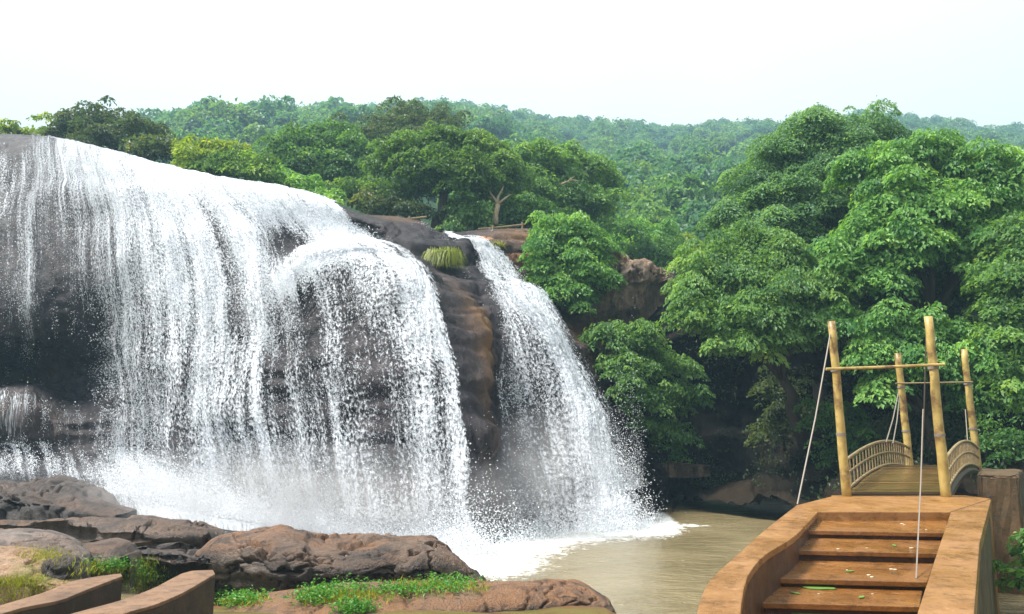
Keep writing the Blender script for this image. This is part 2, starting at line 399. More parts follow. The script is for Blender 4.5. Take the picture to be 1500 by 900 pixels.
# ------------------------------------------------------------------ cliff control net (photograph column, eight points down each column)
NET = [
 [(-260,215,43),(-220,200,36),(-220,320,31),(-220,460,29.5),(-220,560,31),(-220,600,27.6),(-220,670,27),(-200,740,22)],
 [(-80,210,43),(-70,203,35),(-70,320,31),(-70,480,28.8),(-70,560,37),(-70,598,27.8),(-70,668,27),(-40,745,21)],
 [(20,208,43),(25,205,34.5),(22,310,30.5),(22,480,28.6),(22,560,37),(22,597,27.6),(25,668,27),(40,748,21)],
 [(80,212,43),(80,210,34),(90,310,30),(95,460,28.3),(98,560,32.5),(100,600,28),(105,680,26.8),(130,750,21.5)],
 [(150,226,43),(150,225,33.5),(185,320,29.5),(200,430,28),(207,530,27.2),(210,620,26.7),(215,695,26),(230,765,21)],
 [(225,248,42),(230,246,33),(285,345,29),(305,450,27),(315,550,26),(320,650,25.3),(325,735,24.6),(330,782,20.5)],
 [(310,264,42),(310,263,32.5),(368,340,29),(395,440,26.5),(408,540,25),(418,650,24.2),(428,765,23.5),(430,795,20.5)],
 [(380,278,41),(380,276,32),(432,345,29.8),(455,386,26.6),(470,425,25.4),(500,580,23.8),(530,778,23),(530,805,20.5)],
 [(445,289,41),(445,287,32),(505,345,30.2),(540,386,26.8),(572,430,25.0),(610,580,23),(645,792,21.8),(645,818,19)],
 [(495,303,41),(495,301,32),(545,354,30.4),(590,393,27.2),(635,450,25.3),(672,590,23),(700,800,20.6),(700,845,18.5)],
 [(530,316,41),(535,314,32),(590,350,30),(645,410,28),(695,470,26),(718,590,23.7),(728,802,21),(735,850,18.5)],
 [(610,326,41),(612,324,32.5),(655,360,31),(690,425,29.3),(712,480,27.4),(728,590,25.6),(752,797,22.3),(775,845,19)],
 [(650,344,41),(650,344,33),(700,395,31),(746,450,29),(784,510,27.5),(822,610,26),(855,776,24.2),(865,815,21.5)],
 [(685,344,41),(690,344,33.5),(755,405,31.5),(792,462,29.8),(832,530,28.5),(884,625,27),(930,768,25),(950,808,22)],
 [(740,339,41),(745,341,34),(805,400,33),(830,460,31.5),(872,540,30),(920,640,28.5),(958,748,28),(975,795,24)],
 [(800,341,42),(800,343,35),(850,400,34),(880,460,33),(920,540,32),(960,640,32),(985,720,33),(990,735,30)],
 [(860,372,42),(860,375,36),(895,420,35),(925,470,34.5),(960,550,34),(1000,640,33.5),(1020,712,34),(1030,735,30)],
]
NET = np.array(NET, float)
def catmull(ctrl, t):
    n = len(ctrl); t = np.clip(t, 0, n - 1 - 1e-6); i = np.floor(t).astype(int); f = (t - i)[:, None]
    ctrl2 = ctrl.reshape(n, -1)
    g = lambda k: ctrl2[np.clip(k, 0, n - 1)]
    p0, p1, p2, p3 = g(i - 1), g(i), g(i + 1), g(i + 2)
    p0 = np.where((i == 0)[:, None], 2 * p1 - p2, p0); p3 = np.where((i == n - 2)[:, None], 2 * p2 - p1, p3)
    k = .42
    m1 = (p2 - p0) * k; m2 = (p3 - p1) * k
    f2, f3 = f * f, f * f * f
    return ((2 * f3 - 3 * f2 + 1) * p1 + (f3 - 2 * f2 + f) * m1 + (-2 * f3 + 3 * f2) * p2 + (f3 - f2) * m2).reshape((len(t),) + ctrl.shape[1:])
def net_eval(net, us, ts):
    a = catmull(net, us)                                # (nu, 8, 3)
    b = catmull(np.moveaxis(a, 1, 0).copy(), ts)        # (nt, nu, 3)
    b = np.moveaxis(b, 0, 1)
    return at(b[..., 0], b[..., 1], b[..., 2])
def rock_relief(P, big=.35, layer=.18, fine=.06, crack=.12, seed=3):
    d = big * fbm(P, .28, 3, seed) + fine * fbm(P, 2.4, 4, seed + 5)
    L = P * np.array([.12, .12, 1.0]); w_ = .35 * fbm(P, .3, 2, seed + 8)
    L = L + w_[..., None] * np.array([0, 0, 1])
    d = d + layer * (np.abs(fbm(L, 1.1, 3, seed + 2)) * 2 - .6)
    n = fbm(P * np.array([1, 1, .7]), .55, 3, seed + 11)
    d = d - crack * np.exp(-(n / .06) ** 2)
    return d
NU, NT = 400, 230
us = np.linspace(0, len(NET) - 1, NU); ts = np.linspace(0, 7, NT)
CP = net_eval(NET, us, ts)
CN = grid_normals(CP)
if np.mean(CN[..., 1]) > 0: CN = -CN
fade = smooth(1.0, 1.6, ts)[None, :]
UU, TT = np.meshgrid(us, ts, indexing='ij')
lay = np.maximum(smooth(2.9, 3.8, TT), smooth(9.0, 9.6, UU))          # strata stand out only where the water has not smoothed the rock
rel0 = rock_relief(CP, layer=0); lay = lay * smooth(6.2, 5.6, TT); CD = CP + CN * ((rel0 + (rock_relief(CP) - rel0) * lay) * (1 - .7 * smooth(5.7, 6.2, TT)) * (.25 + .75 * fade))[..., None]
UU, TT = np.meshgrid(us, ts, indexing='ij')
def bump2(u, t, u0, t0, su, st_): return np.exp(-((u - u0) / su) ** 2 - ((t - t0) / st_) ** 2)
ochre = 1.0 * bump2(UU, TT, 10.2, 4.3, .5, .9) + .9 * bump2(UU, TT, 14.3, 1.4, .9, .7) + .7 * bump2(UU, TT, 14.2, 3.3, .7, .8) + .5 * bump2(UU, TT, 2.6, 3.9, .35, .5) \
        + .5 * bump2(UU, TT, 10.8, 1.0, .6, .25) + .3 * bump2(UU, TT, 2.3, 5.3, .6, .3)
me = mesh_np('cliff', CD.reshape(-1, 3), grid_quads(NU, NT), M['cliff'], {'ochre': np.clip(ochre, 0, 1).ravel()})
tag(link('cliff', me), 'dark wet rock cliff behind the falling water', kind='structure')

# earth and rock bank round the right side of the pool
BNET = np.array([
 [(880,380,42),(880,395,37),(900,440,36),(925,480,35.5),(950,560,35),(985,650,34.5),(1000,705,34.5),(1000,740,30)],
 [(960,400,42),(960,410,36),(975,455,35),(985,500,35),(1000,580,36),(1020,670,34),(1030,712,32.5),(1030,745,28.5)],
 [(1060,430,40),(1060,440,33),(1075,490,32),(1085,540,32.5),(1090,620,34.5),(1100,672,32),(1110,725,29.2),(1120,755,26)],
 [(1180,450,38),(1180,470,31),(1190,510,30),(1195,560,30.5),(1195,630,31.5),(1200,680,29),(1210,735,25.5),(1215,770,23)],
 [(1330,470,36),(1330,480,29),(1330,530,28),(1330,570,28.5),(1330,630,28),(1330,675,25.5),(1335,700,22.5),(1335,745,20)],
 [(1500,480,34),(1500,490,27.5),(1500,540,26.5),(1500,580,26.5),(1500,640,26),(1500,680,24.5),(1500,720,22),(1500,770,19)],
 [(1700,480,34),(1700,490,26.5),(1700,540,26),(1700,580,26),(1700,640,26),(1700,680,24),(1700,730,21),(1700,780,19)],
], float)
u2 = np.linspace(0, len(BNET) - 1, 190); BP = net_eval(BNET, u2, np.linspace(0, 7, 130))
BN = grid_normals(BP)
if np.mean(BN[..., 1]) > 0: BN = -BN
BP = BP + BN * rock_relief(BP, .5, .3, .12, .2, 40)[..., None]
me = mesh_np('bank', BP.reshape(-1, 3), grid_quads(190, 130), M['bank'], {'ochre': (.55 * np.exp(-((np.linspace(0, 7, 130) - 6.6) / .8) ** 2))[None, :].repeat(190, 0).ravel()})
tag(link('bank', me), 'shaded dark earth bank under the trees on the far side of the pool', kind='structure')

# ------------------------------------------------------------------ pool
wx = np.linspace(-30, 40, 240); wy = np.concatenate([np.linspace(9, 30, 170), np.linspace(30.3, 46, 40)])
WX, WY = np.meshgrid(wx, wy, indexing='ij')
FOOTL = net_eval(NET, np.linspace(4.5, 14, 60), np.array([6.0]))[:, 0, :2]
dist = np.full(WX.shape, 99.0)
FOOTL = np.concatenate([FOOTL, net_eval(NET, np.linspace(3.2, 8.6, 50), np.array([6.8]))[:, 0, :2] - np.array([0, .3])])
for q in FOOTL: dist = np.minimum(dist, np.hypot(WX - q[0], (WY - q[1]) * .8))
foamw = np.clip(1.08 - dist / 3.4, 0, 1) * smooth(6.2, 4.6, WX)
pr = at_z(1000, 770, 0); foamw = np.maximum(foamw, .75 * np.exp(-((WX - pr[0] + .4) / 1.9) ** 2 - ((WY - pr[1]) / .55) ** 2))
me = mesh_np('pool_water', np.stack([WX, WY, 0 * WX + .012 * fbm(np.stack([WX, WY, 0 * WX], -1), .9, 3, 2)], -1).reshape(-1, 3), grid_quads(len(wx), len(wy)), M['pool'], {'foam': foamw.ravel()})
tag(link('pool_water', me), 'murky olive brown pool below the waterfall', kind='structure')

# ------------------------------------------------------------------ waterfall
def cover_main(u, t):
    b = np.interp(t, [0, 1, 1.5, 2, 2.5, 3, 4, 5, 5.6, 6, 6.4, 7], [.7, .86, .80, .70, .62, .54, .45, .40, .46, .70, 1.1, 1.1])
    lft = np.interp(t, [0, 1, 1.15, 2, 3, 3.6, 4, 4.9, 5.1, 5.6, 6, 6.3, 7], [.0, .30, .42, .26, .05, -.25, -.5, -.3, .22, -.05, .1, .4, -.2])
    k = smooth(3.15, 3.95, u + .5 * (t < 2) * (2 - np.minimum(t, 2)))
    c = b * k + lft * (1 - k)
    c = c - .8 * smooth(2.45, 2.1, u) * smooth(1.5, 1.0, t)
    c = c + .42 * bump2(u, t, 2.45, 2.3, .07, .8)
    for (u0, ta, tb, su, a) in ((5.05, 1, 6, .18, .32), (4.55, 1, 3, .16, .22), (5.85, 1.8, 5.5, .2, .22), (7.6, 1.4, 2.9, .35, .30), (8.55, 2.9, 4.4, .6, .55), (8.75, 4, 6, .22, .2), (7.1, 2.85, 3.3, .6, .4), (6.6, 1, 1.6, .8, .15), (4.9, 5.2, 6, .1, .15), (6.4, 4, 6, .15, .12), (8.2, 4.5, 6, .2, .12)):
        c = c + a * np.exp(-((u - u0) / su) ** 2) * smooth(ta - .3, ta + .3, t) * smooth(tb + .5, tb - .3, t)
    c = c - 1.0 * bump2(u, t, 6.8, 2.25, .45, .5) + .55 * np.exp(-((t - 2.98) / .13) ** 2) * smooth(5.9, 6.4, u) - .42 * bump2(u, t, 6.55, 4.0, .5, .75) - .2 * bump2(u, t, 4.5, 5.3, .35, .5) - .25 * bump2(u, t, 5.45, 3.2, .12, 1.2) - .22 * bump2(u, t, 3.4, 4.5, .3, 1.2)
    c = c - .2 * bump2(u, t, 7.5, 5.1, .3, .8) - .3 * bump2(u, t, 5.4, 1.9, .1, .5)
    c = c - 1.6 * smooth(-.12, .12, u + .05 * np.sin(t * 9) - np.interp(t, [1, 2, 2.6, 3.2, 4, 5, 6], [9.0, 8.85, 8.6, 8.72, 8.75, 8.95, 9.1])) * (t < 6.3) - .5 * smooth(9.0, 9.6, u)
    return c
def cover_right(u, t):
    b = np.interp(t, [0, 1, 1.6, 2.4, 3, 4, 5, 5.6, 6, 6.5, 7], [.8, 1.0, .88, .62, .80, .62, .52, .55, .72, .95, .9])
    c = b + .34 * np.exp(-((u - 12.4) / .4) ** 2) * (t > 2.8)
    c = c - .45 * bump2(u, t, 12.4, 2.55, .35, .3)
    lo = np.interp(t, [1, 2, 3, 4, 6, 7], [12.0, 11.75, 11.35, 11.1, 10.6, 10.3]); hi = np.interp(t, [1, 1.2, 1.7, 3, 6], [12.3, 12.45, 12.9, 12.95, 12.95])
    c = c - 1.2 * smooth(lo + .25, lo - .15, u) - 1.2 * smooth(hi - .15, hi + .2, u)
    c = c - .28 * smooth(12.3, 11.2, u) * (t > 2.7)
    return c
falls = empty('waterfall', at(420, 780, 23)); fo_ = np.array(falls.location)
tag(falls, 'wide white waterfall pouring over the dark cliff into the pool', 'waterfall', kind='structure')
def sheet(name, u0, u1, t0, t1, nu, ntt, off, cover, mat, seed):
    u = np.linspace(u0, u1, nu); t = np.linspace(t0, t1, ntt)
    P = net_eval(NET, u, t); N = grid_normals(P)
    if np.mean(N[..., 1]) > 0: N = -N
    rel = rock_relief(P, layer=0, fine=0, crack=0) + .16
    N2 = N
    for _ in range(8):
        N2 = np.concatenate([N2[:, :1], (N2[:, :-2] + N2[:, 1:-1] + N2[:, 2:]) / 3, N2[:, -1:]], 1)
    N2 = N2 / np.linalg.norm(N2, axis=-1, keepdims=True)
    U, T = np.meshgrid(u, t, indexing='ij')
    o = np.maximum(rel * (.25 + .75 * smooth(1, 1.6, T)), -.1) + .05 + off * smooth(1.0, 3.0, T) * (1 - .3 * smooth(5.8, 6.5, T)) + .05 * fbm(P * np.array([1, 1, .25]), 2.2, 3, seed)
    r0_ = rock_relief(P, layer=0); r0_ = r0_ + (rock_relief(P) - r0_) * np.maximum(smooth(2.9, 3.8, T), smooth(9.0, 9.6, U)) * smooth(6.2, 5.6, T); r0_ = r0_ * (1 - .7 * smooth(5.7, 6.2, T))
    o = np.maximum(o, r0_ * (.25 + .75 * smooth(1, 1.6, T)) + .05 + off * .3)
    wf = smooth(5.8, 6.3, T); o = o * (1 - wf) + (r0_ + .03 + off * .12) * wf            # the sheet lies on the apron below the foot
    du = np.concatenate([np.zeros((1, ntt)), np.cumsum(np.linalg.norm(np.diff(P, axis=0), axis=-1), 0)], 0)
    Q = P + N2 * o[..., None]
    ucoord = du[:, ntt // 2][:, None] + 0 * U
    vcoord = np.concatenate([np.zeros((nu, 1)), np.cumsum(np.linalg.norm(np.diff(P, axis=1), axis=-1), 1)], 1)
    me = mesh_np(name, Q.reshape(-1, 3) - fo_, grid_quads(nu, ntt), mat, {'cover': cover(U, T).ravel()}, np.stack([ucoord, vcoord], -1).reshape(-1, 2))
    return link(name, me, falls)
sheet('water_sheet', .8, 9.6, .25, 7, 330, 220, .05, cover_main, M['water1'], 60)
sheet('water_sheet', .8, 9.6, 1.2, 6.6, 330, 200, .38, lambda u, t: cover_main(u, t) - .42, M['water2'], 61)
sheet('water_sheet', 9.7, 13.6, .9, 7, 150, 200, .05, cover_right, M['water1'], 62)
sheet('water_sheet', 9.7, 13.6, 1.2, 6.6, 150, 180, .42, lambda u, t: cover_right(u, t) - .36, M['water2'], 63)

def drops(name, C, size, vel, stretch=1.7):
    n = len(C)
    d = vel / (np.linalg.norm(vel, axis=1, keepdims=True) + 1e-9)
    r = RNG.normal(size=(n, 3)); a = np.cross(d, r); a /= np.linalg.norm(a, axis=1, keepdims=True) + 1e-9; b = np.cross(d, a)
    s = size[:, None]
    V = np.stack([C + d * s * stretch, C + a * s, C + (-.5 * a + .87 * b) * s, C + (-.5 * a - .87 * b) * s], 1)
    base = np.arange(n)[:, None] * 4
    T = np.array([[0, 1, 2], [0, 2, 3], [0, 3, 1], [1, 3, 2]])
    Q = (base[:, :, None] + T[None]).reshape(-1, 3)
    me = mesh_np(name, V.reshape(-1, 3) - fo_, Q, M['drop'], smooth_sh=False)
    o = link(name, me, falls); o['kind'] = 'stuff'; return o
def drop_points(cover, u0, u1, n, t0=1.3, t1=6.4, shift=.05):
    u = RNG.uniform(u0, u1, n * 6); t = RNG.uniform(t0, t1, n * 6)
    c = cover(u, t) + shift
    st_ = fbm(np.stack([u * 9, t * .5, 0 * u], -1), 1.0, 3, 77) * .5 + fbm(np.stack([u * 7, t * 5, 0 * u], -1), 1.0, 2, 78) * .35
    p = np.clip((c * .85 + st_ - .05) * .9, 0, 1) ** 1.5 * np.interp(t, [1, 2, 3, 4], [.25, .5, 1, 1])
    keep = RNG.uniform(0, 1, len(u)) < p
    u, t = u[keep][:n], t[keep][:n]
    gu = np.linspace(u0, u1, 300); gt = np.linspace(t0, t1, 160)
    G = net_eval(NET, gu, gt); N = grid_normals(G)
    if np.mean(N[..., 1]) > 0: N = -N
    iu = np.clip((u - u0) / (u1 - u0) * 299, 0, 298.999); it = np.clip((t - t0) / (t1 - t0) * 159, 0, 158.999)
    a, b = iu.astype(int), it.astype(int); fu, ft = (iu - a)[:, None], (it - b)[:, None]
    L = lambda A: (A[a, b] * (1 - fu) + A[a + 1, b] * fu) * (1 - ft) + (A[a, b + 1] * (1 - fu) + A[a + 1, b + 1] * fu) * ft
    P, Nn = L(G), L(N)
    V = L(np.gradient(G, axis=1)); V /= np.linalg.norm(V, axis=1, keepdims=True) + 1e-9
    V[:, 2] -= .5
    off = .12 + np.minimum(RNG.exponential(.14, len(u)), .7) * np.clip((t - .9) / 1.6, .15, 1)
    C = P + Nn * off[:, None] + RNG.normal(0, .03, (len(u), 3))
    size = np.clip(RNG.lognormal(-4.5, .36, len(u)), .006, .028)
    return C, size, V
C, sz, V = drop_points(cover_main, 1.8, 9.2, 150000); drops('water_drops', C, sz, V)
C, sz, V = drop_points(cover_right, 10.4, 13.35, 48000); drops('water_drops', C, sz, V)
# splash along the foot
def splash(us0, us1, n, tfoot, hgt, spread, size):
    u = RNG.uniform(us0, us1, n); gu = np.linspace(us0, us1, 200)
    L_ = net_eval(NET, gu, np.array([tfoot]))[:, 0]
    P = np.stack([np.interp(u, gu, L_[:, k]) for k in range(3)], -1)
    h = RNG.exponential(hgt, n); cl = .5 + .5 * fbm(np.stack([u * 4, 0 * u, 0 * u], -1), 1, 3, 5)
    P[:, 2] += h * (.4 + cl); P[:, 1] -= np.abs(RNG.normal(0, spread, n)); P[:, 0] += RNG.normal(0, spread * .5, n)
    vel = RNG.normal(size=(n, 3)) + np.array([0, -.5, .6])
    return P, np.clip(RNG.lognormal(math.log(size), .35, n), .006, .03), vel
for a in ((3.6, 9.4, 42000, 6.15, .42, .8, .012), (3.6, 9.3, 46000, 6.45, .20, .75, .013), (10.6, 13.4, 17000, 6.1, .45, .5, .012), (8.0, 11.5, 6000, 6.4, .15, .5, .012), (12.4, 13.6, 8000, 5.6, .7, .3, .010)):
    P_, s_, v_ = splash(*a); drops('water_spray', P_, s_, v_, 1.2)

# ------------------------------------------------------------------ foliage tools
def leaf_mesh(name, C, A, N, L, Wd, tint, mat, fold=.25):
    """one bent four-cornered leaf per row"""
    A = A / (np.linalg.norm(A, axis=1, keepdims=True) + 1e-9)
    B = np.cross(N, A); B /= np.linalg.norm(B, axis=1, keepdims=True) + 1e-9; N = np.cross(A, B)
    L = L[:, None]; Wd = Wd[:, None]
    V = np.stack([C - A * L * .5, C + B * Wd * .5 + N * Wd * fold, C + A * L * .5 - N * L * .12, C - B * Wd * .5 + N * Wd * fold], 1)
    Q = np.arange(len(C) * 4).reshape(-1, 4)
    return mesh_np(name, V.reshape(-1, 3), Q, mat, {'tint': np.repeat(tint, 4)}, smooth_sh=False)
def crown_leaves(blobs, rc, leaf, cover, rng, flat=.6, droop=.5, low=-.75, fuzz=.22, loose=.45):
    """blobs: [(centre, (rx,ry,rz))]; foliage tufts spread through each blob's shell"""
    Cs, As, Ns, Ls, Ts = [], [], [], [], []
    for c, r in blobs:
        r = np.array(r, float); area = 4 * math.pi * ((r[0] * r[1]) ** 1.6 / 3 + (r[0] * r[2]) ** 1.6 / 3 + (r[1] * r[2]) ** 1.6 / 3) ** (1 / 1.6)
        nc = max(5, int(cover * area / (math.pi * rc * rc)))
        d = rng.normal(size=(nc * 2, 3)); d /= np.linalg.norm(d, axis=1, keepdims=True); d = d[d[:, 2] > low][:nc]
        rad = rng.uniform(.55, 1.05, len(d)) ** .7
        cc = np.array(c) + d * r * rad[:, None] + rng.normal(0, fuzz, (len(d), 3))
        for q, dd in zip(cc, d):
            s = rc * rng.uniform(.35, 1.4); k = int(max(6, 2.0 * math.pi * s * s / (leaf * leaf * .5)))
            th = rng.uniform(0, 2 * math.pi, k); rr = np.sqrt(rng.uniform(0, 1, k))
            loc = np.stack([np.cos(th) * rr * s, np.sin(th) * rr * s, flat * s * (1 - rr ** 2) * 1.2 - flat * s * .5 + rng.normal(0, .10 * s, k)], -1)
            loc[:, 2] += -.25 * (loc[:, 0] * dd[0] + loc[:, 1] * dd[1])
            out = np.stack([np.cos(th), np.sin(th), 0 * th], -1)
            Cs.append(q + loc)
            As.append(out + np.array([0, 0, -droop]) + rng.normal(0, .45, (k, 3)))
            Ns.append(np.array([0, 0, 1.0]) + out * (.6 * rr)[:, None] + dd * .75 + rng.normal(0, .36, (k, 3)))
            Ls.append(leaf * rng.uniform(.65, 1.35, k)); Ts.append(np.clip(rng.normal(.45, .18, k) + rng.normal(0, .2), 0, 1))
        # single leaves between the tufts
        k = int(loose * sum(len(a) for a in Cs[-len(cc):])); d = rng.normal(size=(k, 3)); d /= np.linalg.norm(d, axis=1, keepdims=True)
        d[:, 2] = np.where(d[:, 2] < low, -d[:, 2], d[:, 2])
        Cs.append(np.array(c) + d * r * (rng.uniform(.5, 1.12, k) + .12 * vnoise(d * 3, 1.0, 3))[:, None]); As.append(rng.normal(size=(k, 3)) + d + np.array([0, 0, -droop]))
        Ns.append(np.array([0, 0, .7]) + d * .8 + rng.normal(0, .6, (k, 3))); Ls.append(leaf * rng.uniform(.6, 1.2, k)); Ts.append(np.clip(rng.normal(.5, .25, k), 0, 1))
    return np.concatenate(Cs), np.concatenate(As), np.concatenate(Ns), np.concatenate(Ls), np.concatenate(Ts)
N_LEAF = [0]
def trunk_mesh(base, fork, tips, r0, mat, name, parent, off):
    mb = MB(); base, fork = np.array(base, float), np.array(fork, float)
    k = np.linspace(0, 1, 5); w_ = np.linalg.norm(fork - base) * .05
    pts = [base + (fork - base) * t + np.array([rnd.uniform(-1, 1), rnd.uniform(-1, 1), 0]) * w_ * (t > 0) * (t < 1) - off for t in k]
    mb.tube(pts, [r0 * 1.25, r0, r0 * .9, r0 * .82, r0 * .75], 9)
    for tip in tips:
        tip = np.array(tip, float); v = tip - fork; ln = np.linalg.norm(v)
        pts = [fork + v * t + np.array([rnd.uniform(-1, 1) * ln * .06, rnd.uniform(-1, 1) * ln * .06, .12 * ln * math.sin(math.pi * t)]) * (t > 0) - off for t in (0, .3, .6, .85, 1)]
        mb.tube(pts, [r0 * .55, r0 * .4, r0 * .28, r0 * .16, r0 * .06], 6)
    return mb.build(name, mat, parent, smooth_sh=True)
def tree(name, label, cat, group, base, blobs, rc, leaf, cover, mat, trunk_r=.15, bark='bark', seed=0, width=.55, fork=None, limbs=7, trunk_to=None, **kw):
    """a tree: trunk with limbs reaching the foliage blobs, and a crown of separate leaves"""
    rng = np.random.default_rng(seed + 100)
    base = np.array(base, float); t = empty(name, base); tag(t, label, cat, group)
    C, A, N, L, T = crown_leaves(blobs, rc, leaf, cover, rng, **kw)
    N_LEAF[0] += len(C)
    link('crown', leaf_mesh('crown', C - base, A, N, L, L * width * rng.uniform(.8, 1.2, len(L)), T, M[mat]), t)
    if trunk_r:
        cen = np.mean([b[0] for b in blobs], 0)
        if fork is None: fork = base + (cen - base) * .45
        tips = [np.array(b[0]) + rng.normal(0, .25, 3) * np.array(b[1]) for b in blobs[:limbs]]
        if trunk_to is not None: tips = trunk_to
        trunk_mesh(base, fork, tips, trunk_r, M[bark], 'trunk', t, base)
    return t
def pb(px, py, Y, rx, ry, rz=None):
    """foliage blob from photograph position and pixel radii"""
    s = Y / F
    return (at(px, py, Y), (rx * s, (rz or (rx + ry) * .5) * s, ry * s))
def gz(p): return np.array([p[0], p[1], float(H(p[0], p[1])) - .1])

# ------------------------------------------------------------------ far wooded hillside
protos = []
far_mats = ('leaf_far', 'leaf_mid', 'leaf_far', 'leaf_deep', 'leaf_olive')
for i in range(5):
    rng = np.random.default_rng(300 + i)
    bl = [((rng.normal(0, 1.2), rng.normal(0, 1.2), 4.6 + rng.normal(0, .5)), (2.2, 2.2, 1.5)) for _ in range(4)] + [((0, 0, 5.6 + rng.uniform(0, 1)), (2.0, 2.0, 1.6))]
    C, A, N, L, T = crown_leaves(bl, .95, .62, .8, rng, low=-.35)
    protos.append(leaf_mesh('hill_crown', C, A, N, L, L * .62, T, M[far_mats[i]]))
mb = MB(); mb.tube([(0, 0, -1), (.1, 0, 1.5), (0, .1, 3.2), (.2, 0, 5)], [.28, .2, .17, .08], 6)
o_ = mb.build('hill_trunk', M['bark'], None); trunk_me = o_.data; bpy.data.objects.remove(o_)
pts = []
y = 62.0
while y < 330:
    step = 4.4 if y < 120 else 5.2
    x = -.78 * y - 8
    while x < .78 * y + 8:
        if y > 96 or x > -.03 * y:
            pts.append((x + rnd.uniform(-1.9, 1.9), y + rnd.uniform(-2.2, 2.2)))
        x += step
    y += step * .95
pts = np.array(pts); pz = H(pts[:, 0], pts[:, 1])
pz = pz - 3.6 * ((pts[:, 1] < 120) & (pts[:, 0] < -.03 * pts[:, 1]))
near_i = [i for i in range(len(pts)) if pts[i, 1] < 88 and pts[i, 0] > -.02 * pts[i, 1] and pts[i, 0] < .64 * pts[i, 1]]
rnd.shuffle(near_i); near_set = set(near_i[:150])
first = True
for i in sorted(near_set):
    t = empty('hillside_tree', (pts[i, 0], pts[i, 1], pz[i] - .2))
    s = rnd.uniform(.65, 1.15); t.scale = (s, s, s * rnd.uniform(.85, 1.2)); t.rotation_euler = (0, 0, rnd.uniform(0, 6.28))
    tag(t, 'round green tree crown on the wooded slope behind the waterfall and big trees', 'tree', 'trees on the near part of the wooded slope')
    link('crown', protos[rnd.randrange(5)], t); link('trunk', trunk_me, t)
rest = np.array([i for i in range(len(pts)) if i not in near_set])
pm = bpy.data.meshes.new('far_wood'); pv = np.stack([pts[rest, 0], pts[rest, 1], pz[rest] - .4], -1)
pm.from_pydata([tuple(v) for v in pv], [], [])
fw = link('far_wood', pm); tag(fw, 'hazy blue green forest covering the far hill up to the skyline', kind='stuff')
pc = bpy.data.collections.new('hill crowns')
for i, me in enumerate(protos):
    o = bpy.data.objects.new('hill_crown', me); pc.objects.link(o)
ng = bpy.data.node_groups.new('scatter crowns', 'GeometryNodeTree')
ng.interface.new_socket('Geometry', in_out='INPUT', socket_type='NodeSocketGeometry'); ng.interface.new_socket('Geometry', in_out='OUTPUT', socket_type='NodeSocketGeometry')
gi, go = ng.nodes.new('NodeGroupInput'), ng.nodes.new('NodeGroupOutput')
ci = ng.nodes.new('GeometryNodeCollectionInfo'); ci.inputs['Collection'].default_value = pc; ci.inputs['Separate Children'].default_value = True; ci.inputs['Reset Children'].default_value = True
ip = ng.nodes.new('GeometryNodeInstanceOnPoints'); ip.inputs['Pick Instance'].default_value = True
rv = ng.nodes.new('FunctionNodeRandomValue'); rv.data_type = 'FLOAT_VECTOR'
rv.inputs[0].default_value = (-.1, -.1, 0); rv.inputs[1].default_value = (.1, .1, 6.28)
rs = ng.nodes.new('FunctionNodeRandomValue'); rs.data_type = 'FLOAT'; rs.inputs[2].default_value = .5; rs.inputs[3].default_value = 1.55
ng.links.new(gi.outputs[0], ip.inputs['Points']); ng.links.new(ci.outputs[0], ip.inputs['Instance'])
ng.links.new(rv.outputs[0], ip.inputs['Rotation']); ng.links.new(rs.outputs[1], ip.inputs['Scale']); ng.links.new(ip.outputs[0], go.inputs[0])
fw.modifiers.new('scatter', 'NODES').node_group = ng

# ------------------------------------------------------------------ trees and bushes on the plateau behind the falls
def T(name, label, cat, mat, base, blobs, rc, leaf, cover, group=None, **kw):
    bl = [pb(*b) for b in blobs]
    b0 = at(*base)
    T.k += 1
    return tree(name, label, cat, group, b0, bl, rc, leaf, cover, mat, seed=T.k, **kw)
T.k = 0
PG, BG = 'trees standing behind the lip of the waterfall', 'bushes along the lip of the waterfall'
T('bush', 'low yellow green bush at the left end of the waterfall lip', 'bush', 'leaf_yellow', (40, 215, 41), [(15, 200, 41, 30, 18), (55, 200, 42, 26, 14), (-30, 200, 41, 35, 20)], .5, .22, 1.3, BG, trunk_r=.05)
T('bushy_tree', 'dark green spreading tree rising highest above the left lip of the falls', 'tree', 'leaf_dark', (140, 225, 41), [(125, 182, 41, 42, 20), (165, 180, 42, 40, 20), (200, 195, 41, 40, 20), (105, 205, 41, 35, 16), (150, 207, 40, 55, 18)], .5, .19, 1.4, PG, trunk_r=.16)
T('bush', 'dark leafy bush beside the spreading tree on the lip', 'bush', 'leaf_dark', (225, 240, 39), [(215, 220, 39, 40, 20), (250, 222, 40, 32, 20)], .5, .22, 1.3, BG, trunk_r=.05)
T('bush', 'sunlit yellow topped bush in the row along the lip', 'bush', 'leaf_yellow', (300, 255, 38), [(285, 222, 39, 40, 18), (330, 226, 39, 40, 20), (300, 240, 38, 45, 18)], .5, .22, 1.3, BG, trunk_r=.05)
T('bush', 'rounded mid green bush at the lower end of the lip hedge', 'bush', 'leaf_olive', (350, 268, 37), [(345, 248, 37.5, 38, 20), (375, 255, 37, 26, 18), (318, 250, 37.5, 26, 16)], .5, .22, 1.3, BG, trunk_r=.05)
T('broad_tree', 'dense dark green tree right of the yellow hedge above the falls', 'tree', 'leaf_deep', (465, 285, 44), [(440, 215, 45, 45, 24), (480, 205, 46, 42, 24), (510, 225, 45, 38, 26), (455, 245, 44, 55, 24), (420, 240, 44, 30, 18), (500, 255, 44, 40, 20)], .65, .21, 1.5, PG, trunk_r=.2)
